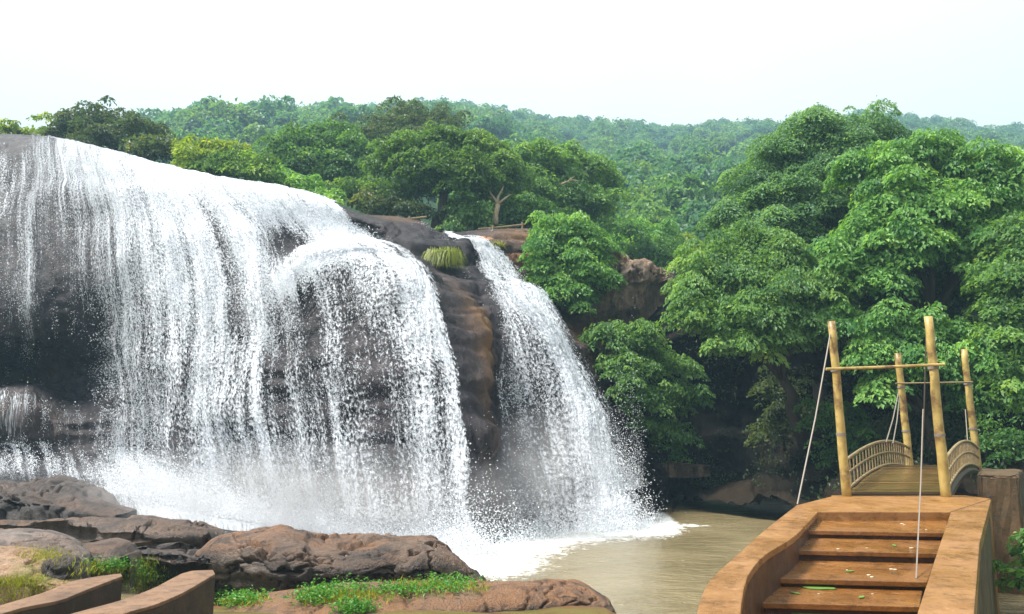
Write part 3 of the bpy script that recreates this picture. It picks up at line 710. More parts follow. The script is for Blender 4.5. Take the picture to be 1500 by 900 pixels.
T('sparse_tree', 'tall grey green tree with wispy top against the sky above the falls', 'tree', 'leaf_dark', (600, 290, 52), [(560, 190, 52, 45, 22), (605, 178, 53, 42, 20), (645, 185, 52, 34, 20), (600, 160, 53, 24, 12), (580, 210, 51, 55, 24), (530, 205, 51, 30, 20)], .55, .19, 1.0, PG, trunk_r=.2, fuzz=.5)
T('umbrella_tree', 'wide umbrella crowned tree with a thick leaning trunk above the rock lip', 'tree', 'leaf_olive', (640, 338, 38), [(645, 215, 39.5, 55, 24), (600, 222, 39, 52, 22), (700, 225, 40, 50, 26), (570, 245, 39, 42, 16), (650, 245, 38, 70, 22), (735, 250, 39, 40, 24), (610, 265, 38, 40, 14), (690, 270, 38, 40, 18)], .6, .20, 1.5, PG, trunk_r=.28, fork=at(650, 285, 38.2))
T('spreading_tree', 'green tree with pale forked trunk right of the umbrella crowned tree', 'tree', 'leaf_mid', (724, 330, 37.5), [(790, 235, 42, 48, 24), (840, 250, 43, 45, 26), (875, 255, 43, 30, 24), (770, 270, 41, 50, 26), (830, 290, 42, 55, 28), (870, 300, 42, 30, 24), (745, 285, 39.5, 34, 18)], .6, .20, 1.5, PG, trunk_r=.16, bark='bark_pale', fork=at(729, 300, 37.6), limbs=2, trunk_to=[at(752, 285, 37.8), at(715, 280, 37.7), at(738, 272, 38)])
for lab, mt, bs, bl in (
  ('bright green bush between the dark tree and the lip', 'leaf_bright', (440, 290, 39), [(405, 262, 39, 30, 16), (440, 275, 38.5, 36, 14), (475, 288, 38, 30, 12)]),
  ('pale grey green bush under the wispy tall tree', 'leaf_olive', (540, 308, 39), [(510, 285, 40, 34, 20), (550, 280, 41, 40, 24), (590, 295, 39, 34, 22)]),
  ('dark shaded bush below the left side of the umbrella tree', 'leaf_dark', (590, 318, 37.5), [(560, 305, 38, 34, 14), (605, 312, 37.5, 30, 14)]),
  ('leafy green bush between the two pale and thick trunks', 'leaf_mid', (685, 340, 37), [(680, 312, 38, 28, 24), (705, 325, 37.5, 22, 18), (665, 328, 37, 16, 14)]),
  ('dark bush behind the wooden rail right of the forked trunk', 'leaf_deep', (770, 335, 38), [(755, 312, 38.5, 26, 22), (790, 318, 39, 34, 24), (830, 325, 40, 30, 20)])):
    T('bush', lab, 'bush', mt, bs, bl, .5, .2, 1.35, BG, trunk_r=.06)
VG = 'trees in the valley behind the falls'
for lab, mt, bs, bl in (
  ('light green round tree in the gap left of the big right hand trees', 'leaf_bright', (945, 395, 50), [(930, 345, 50, 34, 22), (965, 350, 50, 34, 20), (905, 360, 48, 24, 18)]),
  ('dark topped small tree between the stream bush and the valley', 'leaf_deep', (920, 385, 46), [(905, 335, 46, 30, 16), (935, 370, 45, 34, 16), (975, 365, 46, 26, 18)]),
  ('yellowish green tree low in the valley beside the big fine leaved tree', 'leaf_yellow', (1025, 410, 46), [(1010, 385, 47, 30, 18), (1040, 375, 48, 28, 22), (1000, 360, 52, 26, 16)])):
    T('valley_tree', lab, 'tree', mt, bs, bl, .6, .24, 1.3, VG, trunk_r=.12)

# ------------------------------------------------------------------ bushes beside the right stream
T('bush', 'rounded bright green bush with large leaves right of the narrow stream', 'bush', 'leaf_bright', (825, 455, 31.5), [(815, 345, 32, 40, 28), (850, 360, 32, 44, 28), (800, 390, 31.5, 34, 36), (850, 400, 31.5, 52, 34), (878, 375, 32, 20, 18), (820, 430, 31, 45, 26), (848, 435, 31.5, 26, 20)], .42, .155, 1.8, trunk_r=.08, droop=.8)
T('bush', 'layered green bush overhanging the foot of the narrow stream', 'bush', 'leaf_mid', (955, 660, 30.5), [(890, 500, 30, 38, 26), (935, 510, 30, 45, 24), (920, 550, 29.5, 55, 26), (975, 545, 30.5, 44, 22), (945, 590, 29.5, 50, 24), (1000, 590, 30.5, 36, 16), (910, 620, 29.5, 30, 24), (975, 630, 30, 40, 16)], .42, .15, 1.7, trunk_r=.08, droop=.8, low=-.3)
T('shrub', 'small bright sprig hanging over the dark bank by the pool', 'shrub', 'leaf_bright', (968, 690, 31), [(963, 645, 30.5, 12, 14), (992, 660, 30.5, 8, 22)], .22, .14, 1.6, trunk_r=.03)

# ------------------------------------------------------------------ big trees on the right
RG = 'big trees on the right bank'
T('tall_tree', 'tallest fine leaved tree whose top breaks the skyline on the right', 'tree', 'leaf_blue', (1200, 640, 30), [(1200, 190, 31, 48, 26), (1265, 195, 31, 42, 28), (1160, 225, 31, 50, 32), (1230, 240, 30.5, 62, 40), (1110, 275, 31, 52, 36), (1170, 300, 30, 70, 42), (1085, 325, 30.5, 42, 38), (1240, 310, 30, 70, 40), (1130, 350, 29.5, 66, 40), (1290, 250, 31, 36, 40)], .55, .135, 2.1, RG, trunk_r=.3, limbs=10)
T('leafy_tree', 'bright large leaved tree filling the right side behind the bridge poles', 'tree', 'leaf_bright', (1370, 650, 27), [(1300, 240, 27, 50, 26), (1360, 235, 27, 52, 28), (1425, 250, 26.5, 48, 30), (1310, 300, 26.5, 60, 36), (1380, 305, 26, 66, 38), (1455, 300, 26, 48, 36), (1280, 350, 26, 50, 34), (1350, 365, 25.5, 60, 32), (1440, 360, 25.5, 60, 36), (1290, 405, 25.5, 44, 28), (1465, 405, 25, 46, 30), (1235, 365, 26, 34, 30), (1250, 250, 27.5, 30, 22), (1475, 255, 26, 40, 26)], .52, .175, 2.0, RG, trunk_r=.28, limbs=9, droop=.8)
T('drooping_tree', 'glossy deep green tree leaning left over the dark hollow by the pool', 'tree', 'leaf_mid', (1180, 650, 28), [(1022, 432, 27, 38, 26), (1060, 400, 27, 52, 36), (1120, 410, 26.5, 56, 38), (1040, 465, 26, 54, 28), (1105, 465, 25.5, 58, 34), (1165, 440, 26, 48, 40), (1090, 505, 25.5, 46, 22), (1160, 495, 26, 40, 28), (1005, 465, 27, 26, 18), (1080, 365, 27.5, 44, 30), (1130, 370, 27, 44, 32), (1190, 405, 27, 40, 30), (1210, 465, 26, 36, 32)], .48, .150, 2.1, RG, trunk_r=.22, limbs=9, droop=.9)
T('low_tree', 'pale green tree with layered boughs just behind the bridge poles', 'tree', 'leaf_bright', (1370, 680, 25), [(1260, 490, 25, 50, 22), (1320, 480, 25, 52, 24), (1385, 495, 24.5, 54, 24), (1300, 530, 24.5, 55, 20), (1365, 545, 24, 58, 22), (1430, 540, 24, 50, 26), (1290, 575, 24.5, 34, 14), (1440, 585, 24, 46, 20), (1225, 480, 25.5, 34, 22)], .45, .155, 1.9, RG, trunk_r=.16, limbs=9, droop=.8, low=-.25)
T('edge_tree', 'green tree cut by the right edge of the view above the concrete block', 'tree', 'leaf_mid', (1520, 640, 23), [(1500, 350, 24, 40, 40), (1480, 420, 23.5, 46, 36), (1530, 430, 23, 46, 50), (1490, 480, 23, 50, 34), (1545, 520, 22.5, 46, 40), (1490, 540, 22.5, 40, 26), (1500, 590, 22, 30, 20)], .45, .155, 1.9, RG, trunk_r=.2)
T('shaded_tree', 'dark inner tree seen between the large leaved tree and the layered one', 'tree', 'leaf_deep', (1300, 660, 29), [(1230, 400, 29, 60, 40), (1300, 420, 28.5, 66, 36), (1380, 425, 28, 66, 34), (1240, 450, 28.5, 50, 34), (1440, 430, 27.5, 46, 34), (1270, 345, 29, 50, 40), (1340, 380, 28.5, 50, 40), (1210, 380, 29, 40, 40)], .5, .17, 1.8, RG, trunk_r=.2)
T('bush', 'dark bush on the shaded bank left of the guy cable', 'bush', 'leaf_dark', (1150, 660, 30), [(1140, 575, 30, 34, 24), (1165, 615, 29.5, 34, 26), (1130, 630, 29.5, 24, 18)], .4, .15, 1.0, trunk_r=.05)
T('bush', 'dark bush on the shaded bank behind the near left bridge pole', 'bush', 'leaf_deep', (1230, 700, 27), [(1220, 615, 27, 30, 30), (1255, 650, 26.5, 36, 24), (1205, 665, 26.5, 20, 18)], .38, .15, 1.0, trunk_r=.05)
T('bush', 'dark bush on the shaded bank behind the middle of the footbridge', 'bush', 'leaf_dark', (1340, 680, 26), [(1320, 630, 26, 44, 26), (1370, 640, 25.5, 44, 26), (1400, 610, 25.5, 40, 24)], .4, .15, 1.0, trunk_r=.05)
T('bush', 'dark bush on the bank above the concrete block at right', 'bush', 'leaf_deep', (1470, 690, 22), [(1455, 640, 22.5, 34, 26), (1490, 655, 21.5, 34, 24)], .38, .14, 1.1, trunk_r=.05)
T('bush', 'small dark bush in the shade below the concrete block at right', 'bush', 'leaf_deep', (1495, 860, 12.5), [(1490, 850, 12.5, 26, 22), (1515, 815, 13.5, 24, 26)], .28, .12, 1.3, trunk_r=.03)

ub = BP[20:, 45:115].reshape(-1, 3); ub = ub[(fbm(ub, .9, 3, 91) > .05)]; ub = ub[RNG.integers(0, len(ub), 5200)] + RNG.normal(0, .15, (5200, 3)) + np.array([0, -.2, 0])
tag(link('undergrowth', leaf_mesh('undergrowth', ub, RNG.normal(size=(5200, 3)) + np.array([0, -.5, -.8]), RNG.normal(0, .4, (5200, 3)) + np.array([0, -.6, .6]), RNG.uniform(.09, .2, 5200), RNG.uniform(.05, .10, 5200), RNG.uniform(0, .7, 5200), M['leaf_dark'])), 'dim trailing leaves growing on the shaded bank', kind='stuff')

# ------------------------------------------------------------------ tufts of hanging grass on the cliff
def tuft(name, label, c, rx, h, n, mat, hang=.9, seed=1, cat='grass tuft'):
    rng = np.random.default_rng(seed); c = np.array(c)
    V, Q, Tn = [], [], []
    p = rng.uniform(-1, 1, (n, 2)); p = p[np.hypot(p[:, 0], p[:, 1]) < 1]; k = len(p)
    B = np.stack([p[:, 0] * rx, p[:, 1] * rx * .5, rng.uniform(-.2, .3, k) * h], -1)
    d = np.stack([p[:, 0] * .5 + rng.normal(0, .45, k), p[:, 1] * .5 - .5 + rng.normal(0, .3, k), rng.uniform(.3, 1, k)], -1); d /= np.linalg.norm(d, axis=1, keepdims=True)
    ln = h * rng.uniform(.5, 1.1, k)[:, None]; side = np.stack([d[:, 1], -d[:, 0], 0 * d[:, 0]], -1); side = side / (np.linalg.norm(side, axis=1, keepdims=True) + 1e-6) * h * .016
    mid = B + d * ln * .55; tip = mid + (d * np.array([1, 1, 0]) * .6 + np.array([0, 0, -hang])) * ln * .7
    V = np.stack([B - side, B + side, mid + side, tip, mid - side], 1).reshape(-1, 3)
    Q = (np.arange(k)[:, None, None] * 5 + np.array([[0, 1, 2, 4], [4, 2, 3, 3]])[None]).reshape(-1, 4)
    i5 = np.arange(k) * 5
    F3 = np.concatenate([np.stack([i5, i5 + 1, i5 + 2], -1), np.stack([i5, i5 + 2, i5 + 4], -1), np.stack([i5 + 4, i5 + 2, i5 + 3], -1)])
    me = mesh_np(name, V, F3, M[mat], {'tint': np.repeat(rng.uniform(0, 1, k), 5)}, smooth_sh=False)
    o = link(name, me); o.location = c; tag(o, label, cat); return o
tuft('grass_tuft', 'yellow tuft of hanging grass on the dark rock between the two streams', at(650, 385, 29.6), .5, .75, 2600, 'reed', .9, 3)
tuft('grass_tuft', 'green grass tuft on the orange rock right of the narrow stream', at(712, 365, 32.0), .7, .45, 1800, 'grass', .6, 4)

# ------------------------------------------------------------------ rocks
def rock(name, label, keys, mat, parent=None, nu=90, nv=56, amp=.10, crack=.07, seed=0, power=.62, ochre=.25, cat='boulder', ridge=.35, block=.06, under=0, drop=0):
    """body lofted along its length; keys (px, py_top, py_bottom, depth of front, thickness)"""
    K = np.array(keys, float); K[:, 1] += drop; u = np.linspace(0, len(K) - 1, nu); k = catmull(K, u)
    fr = at(k[:, 0], k[:, 2], k[:, 3]); tp = at(k[:, 0], k[:, 1], k[:, 3] + k[:, 4] * ridge)
    ph = np.linspace(0, math.pi, nv)
    cs = np.sign(np.cos(ph)) * np.abs(np.cos(ph)) ** power; sn = np.sin(ph) ** power
    hh = np.maximum(tp[:, 2] - fr[:, 2], .01)
    X = fr[:, 0:1] + (tp[:, 0] - fr[:, 0])[:, None] * sn[None]; Yy = fr[:, 1:2] + k[:, 4:5] * (1 - cs[None]) / 2; Z = fr[:, 2:3] + hh[:, None] * sn[None]
    Yy = Yy + under * (1 - sn[None]) ** 1.5 * (np.arange(nv) < nv / 2)[None]
    P = np.stack([X, Yy, Z], -1); N = grid_normals(P)
    c = P.mean((0, 1)); 
    if np.sum(N * (P - c)) < 0: N = -N
    a = amp
    d = a * fbm(P, .7, 3, seed) + a * .14 * fbm(P, 5.0, 4, seed + 3)
    n = fbm(P * np.array([1, 1, 1.8]), .95, 4, seed + 9, .55); n2 = fbm(P * np.array([.8, 1, 2.4]), 1.5, 4, seed + 19, .55)
    k1 = smooth(-.55, .0, fbm(P, .6, 2, seed + 60)); k2 = smooth(-.35, .1, fbm(P, .7, 2, seed + 61))
    d = d - crack * 1.9 * np.exp(-(n / .05) ** 2) * k1 - crack * 1.3 * np.exp(-(n2 / .05) ** 2) * k2
    st_ = fbm(P * np.array([.5, .6, 1.5]), .9, 2, seed + 30) * 2.5; fl = np.floor(st_); fr_ = st_ - fl
    d = d + block * (fl + smooth(.86, 1.0, fr_))
    d = d * np.sin(np.linspace(0, math.pi, nu)).clip(0.15, 1)[:, None] ** .5
    P = P + N * d[..., None]
    P[:, 0, 2] -= .4; P[:, -1, 2] -= .4
    oc = np.clip(smooth(.2, .9, N[..., 2]) * ochre * 2 * (fbm(P, .6, 3, seed + 50) * .5 + .5), 0, 1)
    b = np.array([c[0], c[1], P[..., 2].min()])
    me = mesh_np(name, (P - b).reshape(-1, 3), grid_quads(nu, nv), M[mat], {'ochre': oc.ravel()})
    o = link(name, me, parent); o.location = b
    if parent is None: tag(o, label, cat)
    return o
rock('boulder', 'big cracked brown boulder with rounded right end in front of the falls', [(285, 800, 855, 14.2, 1.0), (330, 778, 868, 13.6, 2.6), (420, 780, 880, 13.0, 3.0), (520, 784, 872, 13.2, 3.0), (610, 783, 866, 13.5, 2.8), (665, 800, 862, 13.8, 2.2), (700, 832, 862, 14.0, 1.4), (714, 855, 864, 14.2, .5)], 'boulder', nu=260, nv=130, amp=.15, crack=.13, seed=4, drop=11, ochre=.6, block=.10, under=.35)
rock('flat_rock', 'low red brown rock shelf with dark rounded end at the water edge', [(330, 885, 905, 10.8, 1.4), (440, 884, 912, 10.2, 2.2), (560, 880, 915, 10.2, 2.5), (680, 868, 912, 10.8, 2.3), (780, 860, 905, 11.4, 1.8), (850, 868, 902, 11.7, 1.3), (890, 885, 902, 11.9, .7), (902, 896, 903, 12.0, .3)], 'boulder', nu=220, nv=90, amp=.07, crack=.05, seed=12, ochre=1.0, cat='rock', block=.03)
rock('long_rock', 'long flat layered rock with a black blunt right end below the foam', [(-60, 755, 800, 15.5, 2.0), (40, 756, 800, 15.2, 2.8), (120, 760, 805, 15.0, 2.8), (200, 766, 806, 15.0, 2.6), (262, 768, 802, 15.2, 2.2), (298, 776, 799, 15.6, 1.0), (304, 788, 798, 15.8, .4)], 'boulder', nu=220, nv=100, amp=.12, crack=.12, seed=21, drop=10, ochre=.3, block=.10, power=.5, under=.9)
rock('dark_rock', 'smooth dark wet rock hump in front of the foam at far left', [(-60, 690, 765, 19.5, 3), (20, 690, 762, 19.3, 3.2), (80, 702, 760, 19.2, 3), (130, 728, 758, 19.2, 2.2), (172, 748, 760, 19.2, 1)], 'darkrock', nu=100, nv=60, amp=.16, crack=.12, seed=33, drop=8, block=.1)
rock('brown_rock', 'squarish brown rock under the long flat layered rock', [(85, 815, 838, 12.6, .4), (100, 792, 838, 12.4, 1.2), (140, 788, 838, 12.4, 1.3), (170, 795, 832, 12.5, 1.0), (180, 815, 828, 12.7, .3)], 'boulder', amp=.05, crack=.05, seed=41, power=.42, block=.03, ochre=.5, cat='rock')
rock('ledge_rock', 'dark slabby ledge between the brown rock and the big cracked boulder', [(175, 802, 850, 13.4, .8), (215, 798, 850, 13.3, 1.8), (260, 800, 852, 13.3, 2.0), (300, 806, 850, 13.4, 1.6), (330, 822, 848, 13.6, .6)], 'darkrock', amp=.09, crack=.08, seed=45, power=.5, block=.12, under=.6, cat='rock')
rock('grey_slab', 'sloping smooth grey slab at the left edge above the grass', [(-60, 778, 845, 11.6, 1.2), (0, 780, 842, 11.4, 1.7), (45, 790, 838, 11.2, 1.5), (80, 808, 836, 11.2, 1.0), (98, 826, 836, 11.2, .4)], 'greyslab', amp=.04, crack=.03, seed=51, cat='rock', block=.02)
rock('tan_slab', 'sloping tan slab patched with yellow moss at the lower left', [(-60, 806, 880, 9.6, 1.4), (0, 810, 872, 9.5, 1.3), (45, 824, 868, 9.5, 1.1), (80, 842, 862, 9.5, .7), (98, 856, 863, 9.5, .3)], 'tanslab', amp=.03, crack=.02, seed=55, cat='rock', block=.02)
rock('small_rock', 'small angular dark brown rock at the tip of the tan slab', [(68, 835, 855, 9.9, .2), (80, 820, 860, 9.8, .5), (100, 820, 862, 9.8, .55), (113, 835, 858, 9.9, .3), (118, 850, 857, 9.9, .1)], 'darkrock', nu=50, nv=36, amp=.05, crack=.03, seed=61, cat='rock', power=.45)
rock('rock_outcrop', 'fluted pale brown rock outcrop jutting from the green slope beside the bush', [(850, 430, 478, 31.6, 1), (885, 385, 482, 31.3, 2.4), (915, 380, 470, 31.1, 2.8), (950, 388, 446, 30.9, 2.6), (975, 398, 424, 30.9, 1.5), (986, 408, 418, 31, .6)], 'outcrop', nu=110, nv=70, amp=.25, crack=.25, seed=71, power=.6, block=.15, ochre=.25, under=1.2, cat='rock outcrop')
rock('orange_rock', 'orange weathered rock ledge between the narrow stream and the bush', [(672, 350, 372, 34.0, .8), (700, 343, 395, 32.8, 2), (735, 355, 415, 32.2, 2.2), (765, 362, 440, 31.9, 2), (785, 385, 440, 31.9, .8)], 'orange', amp=.12, crack=.12, seed=75, ochre=2.2, block=.12, cat='rock ledge')
for i, (px, py, Y, s, lab) in enumerate(((1005, 676, 31.0, 20, 'pale stone slab catching light under the dark bank'), (950, 668, 31.6, 14, 'pale stone block under the layered bush'))):
    rock('bank_stone', lab, [(px - s * 1.9, py + 5, py + 6, Y, .2), (px - s * .9, py - 1, py + 8, Y - .1, .6), (px + s * .7, py + 1, py + 8, Y - .1, .7), (px + s * 1.8, py + 5, py + 6, Y, .2)], 'outcrop', nu=40, nv=30, amp=.16, crack=.02, block=.0, power=1.1, seed=80 + i, cat='stone')

# ------------------------------------------------------------------ staircase
ZP = 1.88
stair = empty('staircase', (5.2, 11, 0)); so = np.array(stair.location)
tag(stair, 'broad wet red brown concrete staircase between flared parapets leading up to the footbridge', 'staircase')
def xy(p): return (p[0] - so[0], p[1] - so[1])
nos = [((1195, 750), (1392, 750), 1.885), ((1176, 777), (1386, 781), 1.76), ((1158, 806), (1374, 811), 1.66), ((1128, 847), (1358, 853), 1.54), ((1084, 882), (1347, 889), 1.45), ((1040, 935), (1330, 945), 1.34), ((980, 1010), (1300, 1025), 1.24)]
edges = [(at_z(*l, z), at_z(*r, z), z) for l, r, z in nos]
for (l0, r0, z0), (l1, r1, z1) in zip(edges, edges[1:]):
    mb = MB()
    c = [xy(l1), xy(r1), xy(r0), xy(l0)]
    c = [(c[0][0], c[0][1]), (c[1][0], c[1][1]), (c[2][0], c[2][1] + .1), (c[3][0], c[3][1] + .1)]
    mb.prism(c, z1 - .055, z1)                                            # tread slab with a small overhang
    b = [(p[0], p[1] + (.05 if i < 2 else 0)) for i, p in enumerate(c)]
    so_ = mb.build('step', M['tread'], stair, bevel=.008)
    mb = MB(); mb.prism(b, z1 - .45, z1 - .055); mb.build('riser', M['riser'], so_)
lo = [at_z(*p, ZP) for p in ((1220, 727), (1167, 740), (1122, 775), (1075, 817), (1040, 850), (1022, 890), (1015, 960))]
li = [at_z(*p, ZP) for p in ((1200, 750), (1168, 782), (1150, 795), (1118, 815), (1095, 845), (1085, 895), (1085, 960))]
def strip_wall(name, outer, inner, z0, z1, mat, parent, bevel=.012):
    mb = MB(); bm = mb.bm; n = len(outer)
    vo = [bm.verts.new((*xy(p), z1)) for p in outer]; vi = [bm.verts.new((*xy(p), z1)) for p in inner]
    wo_ = [bm.verts.new((*xy(p), z0)) for p in outer]; wi = [bm.verts.new((*xy(p), z0)) for p in inner]
    for i in range(n - 1):
        bm.faces.new((vo[i], vo[i + 1], vi[i + 1], vi[i])); bm.faces.new((wo_[i], wi[i], wi[i + 1], wo_[i + 1]))
        bm.faces.new((vo[i], wo_[i], wo_[i + 1], vo[i + 1])); bm.faces.new((vi[i], vi[i + 1], wi[i + 1], wi[i]))
    bm.faces.new((vo[0], vi[0], wi[0], wo_[0])); bm.faces.new((vo[-1], wo_[-1], wi[-1], vi[-1]))
    return mb.build(name, mat, parent, bevel=bevel)
def resample(pts, n):
    P = np.array(pts); t = np.linspace(0, len(P) - 1, n); return list(catmull(P, t))
A_, B_ = resample(lo[1:], 16), resample([at_z(1198, 750.5, ZP)] + li[1:-1] + [li[-1]], 16)
strip_wall('parapet', A_, B_, ZP - .07, ZP, M['parapet'], stair)
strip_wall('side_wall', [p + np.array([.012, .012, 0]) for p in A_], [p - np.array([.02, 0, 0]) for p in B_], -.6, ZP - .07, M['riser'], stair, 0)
ro = [at_z(*p, ZP) for p in ((1452, 731), (1435, 795), (1427, 900), (1424, 980))]; ri = [at_z(*p, ZP) for p in ((1392.5, 750.5), (1369, 820), (1345, 893), (1322, 980))]
strip_wall('parapet', ro, ri, ZP - .14, ZP, M['parapet'], stair)
sh = lambda p: np.array([p[0] - .03, p[1] + .02, p[2]])
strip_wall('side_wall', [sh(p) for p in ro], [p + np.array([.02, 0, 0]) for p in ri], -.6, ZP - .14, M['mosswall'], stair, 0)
pl = [at_z(1195, 750, 1.885), at_z(1392, 750, 1.885), at_z(1451, 730.5, 1.885), np.array([7.95, 14.3, 0]), np.array([5.6, 14.3, 0]), at_z(1219, 727, 1.885), at_z(1167.5, 740, 1.885)]
mb = MB(); mb.prism([xy(p) for p in pl], -.6, 1.885); mb.build('landing', M['landing'], stair, bevel=.012)
# litter and algae on the steps
for i in range(16):
    k = rnd.randrange(0, 5); (l0, r0, z0), (l1, r1, z1) = edges[k], edges[k + 1]
    a, b = rnd.uniform(.12, .95), rnd.uniform(.1, .8)
    p = (l1 * (1 - a) + r1 * a) * (1 - b) + (l0 * (1 - a) + r0 * a) * b
    mb = MB(); s = rnd.uniform(.008, .02); th = rnd.uniform(0, 3)
    mb.prism([(s * 1.4 * math.cos(th + q * 1.05) * rnd.uniform(.7, 1.1), s * math.sin(th + q * 1.05) * rnd.uniform(.7, 1.1)) for q in range(6)], .0, .006)
    o = mb.build('petal', M['litter']); o.location = (p[0], p[1], z1 + .003)
    tag(o, 'tiny pale fallen petal lying on the wet stair treads', 'petal', 'petals fallen on the stairs')
for i, (px, py, z1, th) in enumerate(((1245, 838, 1.54, .3), (1310, 800, 1.66, 1.4), (1165, 870, 1.45, 2.2), (1262, 876, 1.45, .9))):
    p = at_z(px, py, z1); mb = MB(); c_, s_ = math.cos(th), math.sin(th)
    mb.prism([(x * c_ - y * s_, x * s_ + y * c_) for x, y in ((-.06, 0), (-.02, -.025), (.03, -.02), (.065, 0), (.03, .02), (-.02, .025))], .002, .009)
    o = mb.build('fallen_leaf', M['algae']); o.location = (p[0], p[1], z1 + .003)
    tag(o, 'small green fallen leaf lying flat on a stair tread', 'leaf', 'leaves fallen on the stairs')
for i, (px, py, k, s, lab) in enumerate(((1200, 862, 4, .12, 'green algae patch on the tread in the middle of the stairs'), (1176, 896, 5, .17, 'larger green algae patch on the lowest visible tread'))):
    z1 = edges[k][2]; p = at_z(px, py, z1); mb = MB()
    mb.prism([(s * 1.4 * math.cos(q * .42) * rnd.uniform(.7, 1.1), s * math.sin(q * .42) * rnd.uniform(.7, 1.1)) for q in range(15)], 0, .008)
    o = mb.build('algae_patch', M['algae']); o.location = (p[0], p[1], z1 + .004); tag(o, lab, 'algae patch')

# ------------------------------------------------------------------ footbridge
NL, NR = at(1240, 727, 14.3), at(1387, 729, 14.3)
FL, FR = at(1334, 692, 20.9), at(1435, 691, 20.9)
br = empty('footbridge', (NL + NR) / 2); bo = np.array(br.location)
tag(br, 'narrow arched footbridge with plank deck, curved railings and four yellow poles', 'footbridge')
ARCH = .26
def deck(s, side):
    a, b = (NL, FL) if side == 0 else (NR, FR)
    p = a + (b - a) * s; p = p.copy(); p[2] = 1.90 + ARCH * math.sin(math.pi * s) ** .9 if 0 < s < 1 else 1.90
    return p
NPL = 34
for i in range(NPL):
    s0, s1 = i / NPL, (i + .88) / NPL
    q = [deck(s0, 0), deck(s0, 1), deck(s1, 1), deck(s1, 0)]
    mb = MB(); bm = mb.bm; dz = rnd.uniform(-.010, .010)
    t = [bm.verts.new(tuple(p - bo + np.array([0, 0, .03 + dz]))) for p in q]; b = [bm.verts.new(tuple(p - bo + np.array([0, 0, -.02]))) for p in q]
    bm.faces.new(t); bm.faces.new(b[::-1])
    for k in range(4): bm.faces.new((b[k], b[(k + 1) % 4], t[(k + 1) % 4], t[k]))
    mb.build('plank', M['plank'], br)
for side in (0, 1):
    mb = MB(); mb.tube([deck(s, side) - bo - np.array([0, 0, .09]) for s in np.linspace(0, 1, 20)], .07, 6); mb.build('beam', M['edge'], br)
    RH = .62
    rail = MB(); tp = [deck(s, side) - bo + np.array([0, 0, .57]) for s in np.linspace(0, 1, 24)]
    rail.tube(tp, .032, 7); ro_ = rail.build('railing', M['rail'], br, smooth_sh=True)
    rm = MB(); bt = [deck(s, side) - bo + np.array([0, 0, .06]) for s in np.linspace(0, 1, 24)]
    md = [b + (t - b) * .52 for t, b in zip(tp, bt)]
    rm.tube(md, .024, 6); rm.build('middle_rail', M['rail'], ro_)
    rm = MB(); rm.tube(bt, .028, 6); rm.build('bottom_rail', M['rail'], ro_)
    nb = 25
    for i in range(nb):
        f = (i + .5) / nb * 23; a = int(f); g = f - a
        t = tp[a] * (1 - g) + tp[a + 1] * g; b = bt[a] * (1 - g) + bt[a + 1] * g
        mb = MB(); mb.tube([b, t], .014, 5); mb.build('baluster', M['rail'], ro_)
def pole(base, top, r, name='pole'):
    mb = MB(); n = 13; pts = []; rad = []
    for i in range(n):
        f = i / (n - 1); pts.append(base + (top - base) * f - bo + np.array([rnd.uniform(-.008, .008), 0, 0])); rad.append(r * (1.12 - .22 * f) * rnd.uniform(.97, 1.03))
    mb.tube(pts, rad, 12); o = mb.build(name, M['pole'], br, smooth_sh=True)
    for f in (.36, .72):                                                     # lashing bands
        mb = MB(); c = base + (top - base) * f - bo; d = (top - base) / np.linalg.norm(top - base)
        mb.tube([c - d * .025, c + d * .025], r * 1.16, 12); mb.build('band', M['cable'], o)
    return o
PL = [(at(1240, 728, 14.15), at(1218, 471, 14.15), .072), (at(1386, 734, 14.05), at(1360, 464, 14.05), .078), (at(1334, 694, 20.95), at(1315, 518, 20.95), .088), (at(1433, 692, 20.95), at(1412, 512, 20.95), .088)]
for b, t, r in PL: pole(b - np.array([0, 0, .05]), t, r)
mb = MB(); mb.tube([at(1210, 541, 14.0) - bo, at(1300, 538, 13.98) - bo, at(1384, 534, 13.93) - bo], [.025, .028, .024], 7); mb.build('crossbar', M['pole'], br)
mb = MB(); mb.tube([at(1312, 562, 20.85) - bo, at(1425, 560, 20.85) - bo], .02, 6); mb.build('crossbar', M['rail'], br)
for a, b, r in ((at(1217, 485, 14.15), at_z(1168, 739, 1.88), .014), (at(1357, 480, 14.05), at(1350, 690, 17.2), .012), (at(1352, 600, 13.0), at_z(1342, 848, 1.54), .009), (at(1316, 575, 20.9), at(1298, 648, 17.6), .014), (at(1318, 580, 20.9), at(1308, 650, 18.2), .014), (at(1414, 600, 20.9), at(1418, 655, 18.5), .012)):
    mb = MB(); m_p = (a + b) / 2 - np.array([0, 0, .09])
    mb.tube([a - bo, m_p - bo, b - bo], r, 5); mb.build('cable', M['cable'], br)
mb = MB(); c0, c1 = deck(0, 0) - bo, deck(0, 1) - bo
mb.prism([(c0[0] - .05, c0[1] - .06), (c1[0] + .05, c1[1] - .06), (c1[0] + .05, c1[1] - .01), (c0[0] - .05, c0[1] - .01)], c0[2] - .0, c0[2] + .025); mb.build('threshold', M['edge'], br)

